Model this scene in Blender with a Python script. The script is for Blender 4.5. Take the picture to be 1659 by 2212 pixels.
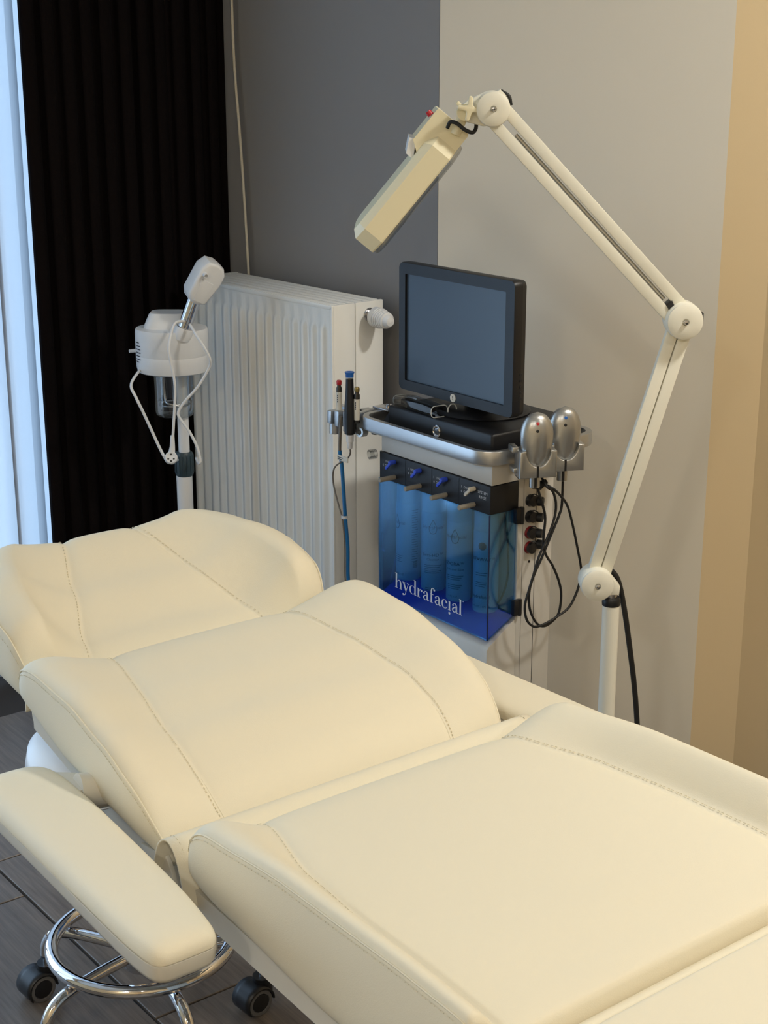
import bpy, bmesh, math, random
from mathutils import Vector, Matrix
from math import sin, cos, pi, radians, sqrt
random.seed(7)
for o in list(bpy.data.objects): bpy.data.objects.remove(o)
SC = bpy.context.scene
COL = SC.collection

# ------------------------------------------------------------------ camera, light, exposure
CAMH = 1.6
cam_d = bpy.data.cameras.new('camera'); cam = bpy.data.objects.new('camera', cam_d); COL.objects.link(cam)
cam.location = (0, 0, CAMH); cam.rotation_euler = (radians(90 - 16.87), 0, 0)
cam_d.sensor_fit = 'HORIZONTAL'; cam_d.sensor_width = 36.0; cam_d.lens = 36.0 * 3320 / 1659
cam_d.clip_start = 0.05; cam_d.clip_end = 100
SC.camera = cam
SC.view_settings.view_transform = 'Standard'; SC.view_settings.look = 'None'
SC.view_settings.gamma = 1.0; SC.view_settings.use_curve_mapping = False
SC.view_settings.exposure = 0.0
wld = bpy.data.worlds.new('daylight'); SC.world = wld; wld.use_nodes = True
bg = wld.node_tree.nodes['Background']; bg.inputs[0].default_value = (0.50, 0.72, 1.0, 1); bg.inputs[1].default_value = 4.4

AW = radians(-50.0)      # room frame: x along the radiator wall, y into it
AB = radians(-52.2)      # furniture frame: x from head to foot of the bed, y across it
def frame_pt(a, x, y, z=0.0): return Vector((cos(a) * x - sin(a) * y, sin(a) * x + cos(a) * y, z))

def ceiling_lamp_light(name, x, y, power, size=0.16, spread=180, col=(1.0, 0.975, 0.90), aim=None):
    d = bpy.data.lights.new(name, 'AREA'); d.shape = 'DISK'; d.size = size; d.energy = power; d.color = col
    d.spread = radians(spread)
    o = bpy.data.objects.new(name, d); COL.objects.link(o); o.location = (x, y, 2.70)
    if aim:
        o.rotation_euler = (Vector(aim) - o.location).to_track_quat('-Z', 'Y').to_euler()
    return o
LAMPS = [(1.45, 2.05, 34, 0.26, 180), (2.30, 0.40, 15, 0.26, 180), (-1.08, -1.00, 24, 0.26, 160), (0.20, -1.30, 28, 0.26, 180)]
for x, y, p, s, sp in LAMPS: ceiling_lamp_light('downlight', x, y, p, s, sp)
# daylight entering by the window: a portal in its opening
pd = bpy.data.lights.new('window_portal', 'AREA'); pd.shape = 'RECTANGLE'; pd.size = 3.8; pd.size_y = 2.4
pd.cycles.is_portal = True
po = bpy.data.objects.new('window_portal', pd); COL.objects.link(po)
po.location = frame_pt(AW, -3.62, 0.2, 1.3)
po.rotation_euler = Vector((cos(AW), sin(AW), 0)).to_track_quat('-Z', 'Y').to_euler()

# ------------------------------------------------------------------ materials
MATS = {}
def s2l(c): return tuple((v / 12.92 if v <= .04045 else ((v + .055) / 1.055) ** 2.4) for v in (k / 255 for k in c))
def mat(name, rgb, rough=.5, metal=0., bump=0., bscale=200., var=0., vscale=6., coat=0., spec=.5, sheen=0.):
    if name in MATS: return MATS[name]
    m = bpy.data.materials.new(name); m.use_nodes = True; nt = m.node_tree; b = nt.nodes['Principled BSDF']
    c = s2l(rgb)
    b.inputs['Base Color'].default_value = (*c, 1); b.inputs['Roughness'].default_value = rough
    b.inputs['Metallic'].default_value = metal; b.inputs['Coat Weight'].default_value = coat
    b.inputs['Specular IOR Level'].default_value = spec; b.inputs['Sheen Weight'].default_value = sheen
    tc = nt.nodes.new('ShaderNodeTexCoord')
    if var > 0:
        n = nt.nodes.new('ShaderNodeTexNoise'); n.inputs['Scale'].default_value = vscale; n.inputs['Detail'].default_value = 4
        r = nt.nodes.new('ShaderNodeValToRGB')
        r.color_ramp.elements[0].position = .3; r.color_ramp.elements[1].position = .7
        r.color_ramp.elements[0].color = (*[v * (1 - var) for v in c], 1); r.color_ramp.elements[1].color = (*[min(1, v * (1 + var)) for v in c], 1)
        nt.links.new(tc.outputs['Object'], n.inputs['Vector']); nt.links.new(n.outputs['Fac'], r.inputs[0]); nt.links.new(r.outputs[0], b.inputs['Base Color'])
    if bump > 0:
        n = nt.nodes.new('ShaderNodeTexNoise'); n.inputs['Scale'].default_value = bscale; n.inputs['Detail'].default_value = 3
        bp = nt.nodes.new('ShaderNodeBump'); bp.inputs['Strength'].default_value = bump; bp.inputs['Distance'].default_value = .002
        nt.links.new(tc.outputs['Object'], n.inputs['Vector']); nt.links.new(n.outputs['Fac'], bp.inputs['Height']); nt.links.new(bp.outputs[0], b.inputs['Normal'])
    MATS[name] = m; return m
def clear_mat(name, tint, gloss=.08, rough=.05):
    if name in MATS: return MATS[name]
    m = bpy.data.materials.new(name); m.use_nodes = True; nt = m.node_tree; nt.nodes.clear()
    out = nt.nodes.new('ShaderNodeOutputMaterial'); t = nt.nodes.new('ShaderNodeBsdfTransparent'); t.inputs[0].default_value = (*tint, 1)
    g = nt.nodes.new('ShaderNodeBsdfGlossy'); g.inputs['Roughness'].default_value = rough
    mx = nt.nodes.new('ShaderNodeMixShader')
    lw = nt.nodes.new('ShaderNodeLayerWeight'); lw.inputs[0].default_value = .35
    mp = nt.nodes.new('ShaderNodeMath'); mp.operation = 'MULTIPLY_ADD'; mp.inputs[1].default_value = .5; mp.inputs[2].default_value = gloss
    nt.links.new(lw.outputs['Fresnel'], mp.inputs[0]); nt.links.new(mp.outputs[0], mx.inputs[0])
    nt.links.new(t.outputs[0], mx.inputs[1]); nt.links.new(g.outputs[0], mx.inputs[2]); nt.links.new(mx.outputs[0], out.inputs[0])
    MATS[name] = m; return m
def sheer_mat():
    m = bpy.data.materials.new('sheer_voile'); m.use_nodes = True; nt = m.node_tree; nt.nodes.clear()
    out = nt.nodes.new('ShaderNodeOutputMaterial'); t = nt.nodes.new('ShaderNodeBsdfTransparent'); t.inputs[0].default_value = (.95, .97, 1, 1)
    tr = nt.nodes.new('ShaderNodeBsdfTranslucent'); tr.inputs[0].default_value = (.40, .415, .44, 1)
    df = nt.nodes.new('ShaderNodeBsdfDiffuse'); df.inputs[0].default_value = (.85, .87, .9, 1)
    m1 = nt.nodes.new('ShaderNodeMixShader'); m1.inputs[0].default_value = .35
    m2 = nt.nodes.new('ShaderNodeMixShader'); m2.inputs[0].default_value = .92
    nt.links.new(tr.outputs[0], m1.inputs[1]); nt.links.new(df.outputs[0], m1.inputs[2])
    nt.links.new(t.outputs[0], m2.inputs[1]); nt.links.new(m1.outputs[0], m2.inputs[2]); nt.links.new(m2.outputs[0], out.inputs[0])
    return m
def plank_mat():
    m = bpy.data.materials.new('wood_look_tile'); m.use_nodes = True; nt = m.node_tree; b = nt.nodes['Principled BSDF']
    tc = nt.nodes.new('ShaderNodeTexCoord'); mp = nt.nodes.new('ShaderNodeMapping'); mp.inputs['Scale'].default_value = (3, 60, 3)
    oi = nt.nodes.new('ShaderNodeObjectInfo')
    n = nt.nodes.new('ShaderNodeTexNoise'); n.inputs['Scale'].default_value = 2.2; n.inputs['Detail'].default_value = 6; n.inputs['Roughness'].default_value = .65
    n.noise_dimensions = '4D'
    r = nt.nodes.new('ShaderNodeValToRGB'); r.color_ramp.elements[0].position = .32; r.color_ramp.elements[1].position = .72
    r.color_ramp.elements[0].color = (*s2l((88, 78, 70)), 1); r.color_ramp.elements[1].color = (*s2l((126, 115, 104)), 1)
    nt.links.new(tc.outputs['Object'], mp.inputs[0]); nt.links.new(mp.outputs[0], n.inputs['Vector']); nt.links.new(oi.outputs['Random'], n.inputs['W'])
    nt.links.new(n.outputs['Fac'], r.inputs[0]); nt.links.new(r.outputs[0], b.inputs['Base Color'])
    b.inputs['Roughness'].default_value = .38
    bp = nt.nodes.new('ShaderNodeBump'); bp.inputs['Strength'].default_value = .12; bp.inputs['Distance'].default_value = .002
    nt.links.new(n.outputs['Fac'], bp.inputs['Height']); nt.links.new(bp.outputs[0], b.inputs['Normal'])
    return m
def brushed_mat(name, rgb, rough=.3, axis=(1, 1, 80)):
    m = mat(name, rgb, rough, .9); nt = m.node_tree; b = nt.nodes['Principled BSDF']
    tc = nt.nodes.new('ShaderNodeTexCoord'); mp = nt.nodes.new('ShaderNodeMapping'); mp.inputs['Scale'].default_value = axis
    n = nt.nodes.new('ShaderNodeTexNoise'); n.inputs['Scale'].default_value = 40
    bp = nt.nodes.new('ShaderNodeBump'); bp.inputs['Strength'].default_value = .05; bp.inputs['Distance'].default_value = .0005
    nt.links.new(tc.outputs['Object'], mp.inputs[0]); nt.links.new(mp.outputs[0], n.inputs['Vector']); nt.links.new(n.outputs['Fac'], bp.inputs['Height']); nt.links.new(bp.outputs[0], b.inputs['Normal'])
    return m
M_CREAM = mat('cream_leatherette', (232, 222, 197), .62, bump=.12, bscale=700, spec=.28)
M_THREAD = mat('cream_thread', (214, 202, 172), .7)
M_FRAME = mat('cream_steel', (214, 208, 194), .4)
M_WHITE = mat('white_enamel', (246, 245, 240), .35, bump=.02, bscale=500)
M_WHITEP = mat('white_plastic', (232, 232, 232), .35)
M_LAMPW = mat('lamp_enamel', (236, 232, 216), .38)
M_LAMPC = mat('aged_cream_plastic', (236, 226, 192), .4)
M_BLACK = mat('black_plastic', (22, 22, 25), .42)
M_BLACKM = mat('black_matte_panel', (24, 25, 30), .5)
M_RUBBER = mat('black_rubber', (20, 20, 20), .55)
M_GREYRUB = mat('grey_tread', (95, 93, 92), .6)
M_CHROME = mat('chrome', (225, 225, 228), .06, 1.0)
M_STEEL = mat('brushed_steel', (200, 200, 202), .25, 1.0)
M_SILVER = mat('silver_paint', (182, 182, 180), .30, .85)
M_ALU = brushed_mat('brushed_aluminium', (196, 197, 198), .34)
M_BODY = mat('machine_grey_paint', (202, 198, 190), .42, .15)
M_BLUE = mat('blue_plastic', (52, 84, 215), .4)
M_BEIGEP = mat('beige_plastic', (214, 204, 184), .45)
M_PEG = mat('grey_peg', (150, 142, 128), .5)
M_BLUECAP = mat('blue_cap', (36, 98, 178), .35)
M_TUBEBLUE = mat('blue_tubing', (20, 110, 170), .35)
M_RED = mat('red_plastic', (190, 30, 40), .35)
M_TEXTW = mat('white_print', (225, 228, 232), .6)
M_TEXTG = mat('grey_print', (205, 205, 205), .6)
M_TEXTD = mat('dark_print', (14, 20, 36), .6)
M_PAPER = mat('paper_label', (226, 220, 206), .7)
M_SCREEN = mat('screen_glass', (64, 80, 97), .28, spec=.6)  # base colour carries the bluish window reflection of the dark screen
M_BOTTLE = mat('bottle_white', (228, 232, 236), .35)
M_VIAL = mat('dark_vial_glass', (48, 46, 44), .15)
M_TEAL = mat('dark_teal_plastic', (48, 66, 74), .45)
M_CURTAIN = mat('dark_brown_curtain', (18, 13, 13), .95, bump=.2, bscale=400, spec=.1)
M_COVER = clear_mat('blue_acrylic', (.50, .79, .999), .03, .06)
M_CLEAR = clear_mat('clear_plastic', (.93, .94, .94), .10, .08)
M_GLASS = clear_mat('window_glass', (.97, .98, .98), .03, .02)
M_JAR = clear_mat('steamer_jar_glass', (.86, .88, .88), .10, .06)
M_WALL = mat('pale_grey_wall_paint', (230, 221, 204), .85, bump=.05, bscale=350)
M_WALLD = mat('shade_darkened_wall_paint', (150, 148, 148), .85, bump=.05, bscale=350)  # darker grey stands in for the shade on the radiator wall
M_WALLB = mat('beige_wall_paint', (214, 190, 150), .85, bump=.05, bscale=350)
M_CEIL = mat('white_ceiling_paint', (232, 228, 220), .9)
M_GROUT = mat('dark_grout', (58, 54, 52), .9)
M_PLANK = plank_mat(); M_SHEER = sheer_mat()

# ------------------------------------------------------------------ mesh building
def cat_rom(pts, n=8, closed=False):
    P = [Vector(p) for p in pts]; out = []; N = len(P)
    rng = N if closed else N - 1
    for i in range(rng):
        p1, p2 = P[i], P[(i + 1) % N]
        p0 = P[i - 1] if (closed or i > 0) else p1 * 2 - p2
        p3 = P[(i + 2) % N] if (closed or i + 2 < N) else p2 * 2 - p1
        for k in range(n):
            t = k / n
            out.append(.5 * ((2 * p1) + (p2 - p0) * t + (2 * p0 - 5 * p1 + 4 * p2 - p3) * t * t + (3 * p1 - p0 - 3 * p2 + p3) * t ** 3))
    if not closed: out.append(P[-1])
    return out
class MB:
    def __init__(s): s.v = []; s.f = []
    def add(s, V, F, M=None):
        o = len(s.v)
        for p in V:
            p = Vector(p); s.v.append(M @ p if M is not None else p)
        s.f += [tuple(i + o for i in f) for f in F]; return s
    def _bm(s, bm, M=None):
        bm.verts.index_update()
        s.add([v.co.copy() for v in bm.verts], [[v.index for v in f.verts] for f in bm.faces], M); bm.free(); return s
    def box(s, x0, x1, y0, y1, z0, z1, bev=0, seg=2, M=None):
        bm = bmesh.new(); bmesh.ops.create_cube(bm, size=1)
        for v in bm.verts: v.co = Vector(((x0 + x1) / 2 + v.co.x * (x1 - x0), (y0 + y1) / 2 + v.co.y * (y1 - y0), (z0 + z1) / 2 + v.co.z * (z1 - z0)))
        if bev: bmesh.ops.bevel(bm, geom=bm.edges[:], offset=bev, segments=seg, profile=.5, affect='EDGES')
        return s._bm(bm, M)
    def prism(s, poly, lo, hi, axis='y', bev=0, seg=2, M=None):
        # poly: 2D points; axis = extrusion axis; for 'y' poly is (x,z), for 'x' (y,z), for 'z' (x,y)
        bm = bmesh.new()
        def mk(a, b, h): return {'y': (a, h, b), 'x': (h, a, b), 'z': (a, b, h)}[axis]
        A = [bm.verts.new(mk(a, b, lo)) for a, b in poly]; B = [bm.verts.new(mk(a, b, hi)) for a, b in poly]
        n = len(poly); bm.faces.new(A[::-1]); bm.faces.new(B)
        for i in range(n): bm.faces.new((A[i], A[(i + 1) % n], B[(i + 1) % n], B[i]))
        bmesh.ops.recalc_face_normals(bm, faces=bm.faces[:])
        if bev:
            es = [e for e in bm.edges if (e.verts[0] in A) == (e.verts[1] in A)]
            bmesh.ops.bevel(bm, geom=es, offset=bev, segments=seg, profile=.5, affect='EDGES')
        return s._bm(bm, M)
    def tube(s, pts, r, n=10, closed=False, smooth=0, cap=True, sec=None):
        P = cat_rom(pts, smooth, closed) if smooth else [Vector(p) for p in pts]
        N = len(P); V = []; F = []
        T = []
        for i in range(N):
            a = P[i - 1] if (closed or i > 0) else P[i]; b = P[(i + 1) % N] if (closed or i < N - 1) else P[i]
            t = (b - a); T.append(t.normalized() if t.length > 1e-9 else Vector((0, 0, 1)))
        up = Vector((0, 0, 1)) if abs(T[0].z) < .9 else Vector((1, 0, 0))
        nrm = T[0].cross(up).normalized()
        for i in range(N):
            nrm = (nrm - T[i] * nrm.dot(T[i])).normalized(); bi = T[i].cross(nrm)
            rr = r[i] if isinstance(r, (list, tuple)) else r
            if sec:
                for a, b in sec: V.append(P[i] + nrm * a + bi * b)
            else:
                for k in range(n): V.append(P[i] + (nrm * cos(2 * pi * k / n) + bi * sin(2 * pi * k / n)) * rr)
        m = len(sec) if sec else n
        for i in range(N if closed else N - 1):
            j = (i + 1) % N
            for k in range(m): F.append((i * m + k, i * m + (k + 1) % m, j * m + (k + 1) % m, j * m + k))
        if cap and not closed: F.append(tuple(range(m))[::-1]); F.append(tuple(range((N - 1) * m, N * m)))
        return s.add(V, F)
    def cyl(s, p0, p1, r0, r1=None, n=24): return s.tube([p0, p1], [r0, r0 if r1 is None else r1], n)
    def lathe(s, prof, c=(0, 0, 0), ax=(0, 0, 1), n=32):
        ax = Vector(ax).normalized(); q = Vector((0, 0, 1)).rotation_difference(ax).to_matrix(); c = Vector(c)
        V = []; F = []; m = len(prof)
        for k in range(n):
            a = 2 * pi * k / n
            for r, h in prof: V.append(c + q @ Vector((max(r, 1e-5) * cos(a), max(r, 1e-5) * sin(a), h)))
        for k in range(n):
            j = (k + 1) % n
            for i in range(m - 1): F.append((k * m + i, j * m + i, j * m + i + 1, k * m + i + 1))
        return s.add(V, F)
    def grid(s, fn, nu, nv, thick=0):
        V = [fn(i / nu, j / nv) for i in range(nu + 1) for j in range(nv + 1)]
        F = [(i * (nv + 1) + j, (i + 1) * (nv + 1) + j, (i + 1) * (nv + 1) + j + 1, i * (nv + 1) + j + 1) for i in range(nu) for j in range(nv)]
        return s.add(V, F)
class Thing: pass
def set_props(o, label=None, cat=None, group=None, kind=None):
    if label: o['label'] = label
    if cat: o['category'] = cat
    if group: o['group'] = group
    if kind: o['kind'] = kind
def thing(name, label, cat, loc=(0, 0, 0), ang=0.0, group=None):
    """Empty at the base of a thing. loc = (x, y, z) in the frame turned by ang; parts are given in that same frame."""
    e = bpy.data.objects.new(name, None); COL.objects.link(e); e.empty_display_size = .05
    e.location = frame_pt(ang, loc[0], loc[1], loc[2]); e.rotation_euler = (0, 0, ang)
    set_props(e, label, cat, group)
    t = Thing(); t.o = e; t.off = Vector(loc); t.ang = ang; return t
def mesh_obj(name, mb, m, off=Vector((0, 0, 0)), smooth=40, recalc=True, weld=False):
    me = bpy.data.meshes.new(name); me.from_pydata([tuple(p - off) for p in mb.v], [], mb.f)
    if recalc:
        bm = bmesh.new(); bm.from_mesh(me)
        if weld: bmesh.ops.remove_doubles(bm, verts=bm.verts[:], dist=1e-5)
        bmesh.ops.recalc_face_normals(bm, faces=bm.faces[:]); bm.to_mesh(me); bm.free()
    if smooth:
        me.shade_smooth()
        if smooth < 180: me.set_sharp_from_angle(angle=radians(smooth))
    me.materials.append(m); me.update()
    o = bpy.data.objects.new(name, me); COL.objects.link(o); return o
def part(t, name, mb, m, parent=None, smooth=40, label=None, kind=None, weld=False, recalc=True):
    o = mesh_obj(name, mb, m, t.off, smooth, recalc, weld); o.parent = parent or t.o
    set_props(o, label, None, None, kind); return o
def solo(name, mb, m, label=None, cat=None, loc=(0, 0, 0), ang=0., group=None, kind=None, smooth=40):
    o = mesh_obj(name, mb, m, Vector(loc), smooth); o.location = frame_pt(ang, *loc); o.rotation_euler = (0, 0, ang)
    set_props(o, label, cat, group, kind); return o
def lerp_tab(tab, x):
    tab = sorted(tab)
    if x <= tab[0][0]: return tab[0][1]
    for (a, p), (b, q) in zip(tab, tab[1:]):
        if x <= b:
            t = (x - a) / (b - a); t = t * t * (3 - 2 * t) * .5 + t * .5
            return p + (q - p) * t
    return tab[-1][1]
def text_geo(body, size, align='CENTER', spacing=1.0):
    cu = bpy.data.curves.new('txt', 'FONT'); cu.body = body; cu.size = size; cu.align_x = align; cu.space_character = spacing; cu.resolution_u = 2
    ob = bpy.data.objects.new('txt', cu); COL.objects.link(ob)
    dg = bpy.context.evaluated_depsgraph_get(); dg.update()
    me = bpy.data.meshes.new_from_object(ob.evaluated_get(dg))
    V = [v.co.copy() for v in me.vertices]; F = [tuple(p.vertices) for p in me.polygons]
    bpy.data.objects.remove(ob); bpy.data.curves.remove(cu); bpy.data.meshes.remove(me)
    return V, F
def capsule_poly(x0, y0, x1, y1, r, n=8):
    """outline of a fat line between two points"""
    a = math.atan2(y1 - y0, x1 - x0); out = []
    for k in range(n + 1): t = a + pi / 2 + pi * k / n; out.append((x0 + r * cos(t), y0 + r * sin(t)))
    for k in range(n + 1): t = a - pi / 2 + pi * k / n; out.append((x1 + r * cos(t), y1 + r * sin(t)))
    return out
def rrect(x0, x1, y0, y1, r, n=6):
    out = []
    for cx, cy, a0 in ((x1 - r, y1 - r, 0), (x0 + r, y1 - r, 90), (x0 + r, y0 + r, 180), (x1 - r, y0 + r, 270)):
        for k in range(n + 1): a = radians(a0 + 90 * k / n); out.append((cx + r * cos(a), cy + r * sin(a)))
    return out

# ------------------------------------------------------------------ the room
ZC = 2.75
def wall(name, x0, x1, y0, y1, z0=0, z1=ZC, m=M_WALL):
    return solo(name, MB().box(x0, x1, y0, y1, z0, z1), m, kind='structure', loc=((x0 + x1) / 2, (y0 + y1) / 2, z0), ang=AW, smooth=0)
solo('ceiling', MB().box(-3.75, 2.7, -2.0, 4.8, ZC, ZC + .1), M_CEIL, kind='structure', loc=(0, 1, ZC), ang=AW, smooth=0)
floor = solo('floor', MB().box(-3.75, 2.7, -2.0, 4.8, -.1, -.006), M_GROUT, kind='structure', loc=(0, 1, -.1), ang=AW, smooth=0)
wall('wall_radiator', -3.75, -2.577, 2.318, 3.9, m=M_WALLD)
def wall_run(name, p, q, m, th=.15):
    """upright wall slab between two plan points, thickness behind it"""
    p = Vector((*p, 0)); q = Vector((*q, 0)); u = (q - p).normalized(); n = Vector((-u.y, u.x, 0))
    poly = [p, q, q + n * th, p + n * th]
    return solo(name, MB().prism([(v.x, v.y) for v in poly], 0, ZC, 'z'), m, kind='structure', loc=((p.x + q.x) / 2, (p.y + q.y) / 2, 0), smooth=0)
PA, PB, PC, PD = (.1203, 3.4627), (.6805, 3.120), (.7745, 3.102), (4.65, .40)
wall_run('wall_corner', PA, PB, M_WALL)
wall_run('wall_pillar', PB, PC, M_WALLB)
wall_run('wall_far', PC, PD, M_WALLB)
wall('wall_right', 2.5, 2.7, -2.0, 4.8, m=M_WALLB)
wall('wall_back', -3.75, 2.7, -2.0, -1.8, m=M_WALLB)
# window wall: sill strip, lintel and two piers around one tall opening
def wall_window():
    mb = MB()
    mb.box(-3.75, -3.60, 2.1, 2.318, 0, ZC); mb.box(-3.75, -3.60, -1.8, -1.7, 0, ZC)
    mb.box(-3.75, -3.60, -1.7, 2.1, 2.5, ZC); mb.box(-3.75, -3.60, -1.7, 2.1, 0, .08)
    return solo('wall_window', mb, M_WALL, kind='structure', loc=(-3.67, .5, 0), ang=AW, smooth=0)
wall_window()
wt = thing('window_1', None, None, (-3.67, .55, .08), AW); wt.o['kind'] = 'structure'
for y in (-1.7, -.46, .79, 2.03):
    part(wt, 'window_frame', MB().box(-3.70, -3.63, y, y + .07, .08, 2.5, .005), M_WHITEP)
for z in (.08, 2.43): part(wt, 'window_frame', MB().box(-3.70, -3.63, -1.63, 2.03, z, z + .07, .005), M_WHITEP)
for y0, y1 in ((-1.63, -.46), (-.39, .79), (.86, 2.03)):
    part(wt, 'pane', MB().box(-3.672, -3.662, y0, y1, .15, 2.43), M_GLASS)

# floor tiles: long wood-look tiles laid along the bed
def tiles():
    rows = [(.203, .637), (.643, 1.080), (1.086, 1.523), (1.529, 1.966), (1.972, 2.409)]
    base = None; k = 0
    for r, (y0, y1) in enumerate(rows):
        off = (-2.0405, -2.55)[(r + 0) % 2]
        for i in range(-2, 3):
            x1 = off - i * .664; x0 = x1 - .660
            if x0 < -3.75 or x1 > -.3: continue
            if base is None:
                mb = MB().box(-.33, .33, -.2185, .2185, -.012, 0, .0012, 1); base = mesh_obj('tile', mb, M_PLANK, smooth=0); o = base
            else:
                o = base.copy(); COL.objects.link(o)
            p = frame_pt(AB, (x0 + x1) / 2, (y0 + y1) / 2, 0)
            # parent to the floor (whose own frame is turned by AW)
            o.parent = floor; fl = frame_pt(AW, 0, 1, -.1)
            o.location = Matrix.Rotation(-AW, 3, 'Z') @ (p - fl); o.rotation_euler = (0, 0, AB - AW)
            k += 1
tiles()
# ceiling downlight fittings around the lamps
for i, (x, y, p, s, sp) in enumerate(LAMPS):
    t = thing('downlight', ['recessed ceiling downlight nearest the beige wall', 'recessed ceiling downlight farthest to the right', 'recessed ceiling downlight nearest the window', 'recessed ceiling downlight at the back of the room'][i], 'ceiling light', (x, y, ZC - .03), 0, 'ceiling downlights')
    part(t, 'trim_ring', MB().lathe([(s / 2 + .005, 0.03), (s / 2 + .005, -.004), (s / 2 + .02, -.008), (s / 2 + .03, 0), (s / 2 + .03, .03)], (x, y, ZC - .03)), M_WHITEP)

# ------------------------------------------------------------------ curtains
def folds(mb, x, y0, y1, z0, z1, pitch, amp, seed, thick=.004, nz=10, edge=0.):
    rnd = random.Random(seed); n = int((y1 - y0) / pitch); K = n * 10
    ph = [rnd.uniform(-.5, .5) for _ in range(n + 2)]; am = [rnd.uniform(.65, 1.15) for _ in range(n + 2)]
    def fn(u, v):
        y = y0 + (y1 - y0) * u; q = u * n; i = int(q); f = q - i
        a = am[i] * (1 - f) + am[min(i + 1, n)] * f; p = ph[i] * (1 - f) + ph[min(i + 1, n)] * f
        z = z0 + (z1 - z0) * v
        w = sin(2 * pi * q + p) ; w = math.copysign(abs(w) ** .8, w)
        return Vector((x + amp * a * w * (.75 + .25 * (1 - v)), y + pitch * .18 * cos(4 * pi * q + p) + edge * (1 - v) * (1 - u), z))
    mb.grid(fn, K, nz); return mb
mb = folds(MB(), -3.400, 1.748, 2.312, .015, 2.70, .047, .017, 3, nz=8)
cu = solo('curtain', mb, M_CURTAIN, 'heavy dark brown curtain hanging in folds in the corner behind the steamer', 'curtain', (-3.4, 2.03, .015), AW, smooth=180)
sm = cu.modifiers.new('cloth_thickness', 'SOLIDIFY'); sm.thickness = .005
mb = folds(MB(), -3.50, 1.05, 2.16, .02, 2.70, .14, .020, 11, nz=4)
sh = solo('sheer_curtain', mb, M_SHEER, 'translucent white sheer curtain in front of the bright window', 'curtain', (-3.5, 1.6, .02), AW, smooth=180)
solo('curtain_rail', MB().box(-3.53, -3.37, -1.3, 2.31, 2.70, 2.745, .004), M_WHITEP, 'white double curtain rail on the ceiling above the curtains', 'curtain rail', (-3.45, .5, 2.70), AW)
solo('hanging_cord', MB().tube([(-3.345, 2.30, 2.70), (-3.335, 2.30, 2.2), (-3.331, 2.30, 1.71), (-3.326, 2.30, 1.543), (-3.314, 2.30, 1.419), (-3.301, 2.30, 1.259), (-3.287, 2.30, 1.024), (-3.28, 2.295, .9), (-3.285, 2.295, .84)], .0035, 8, smooth=4), M_BEIGEP,
     'thin pale cord hanging beside the dark curtain down behind the radiator', 'cord', (-3.3, 2.30, .84), AW)

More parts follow.
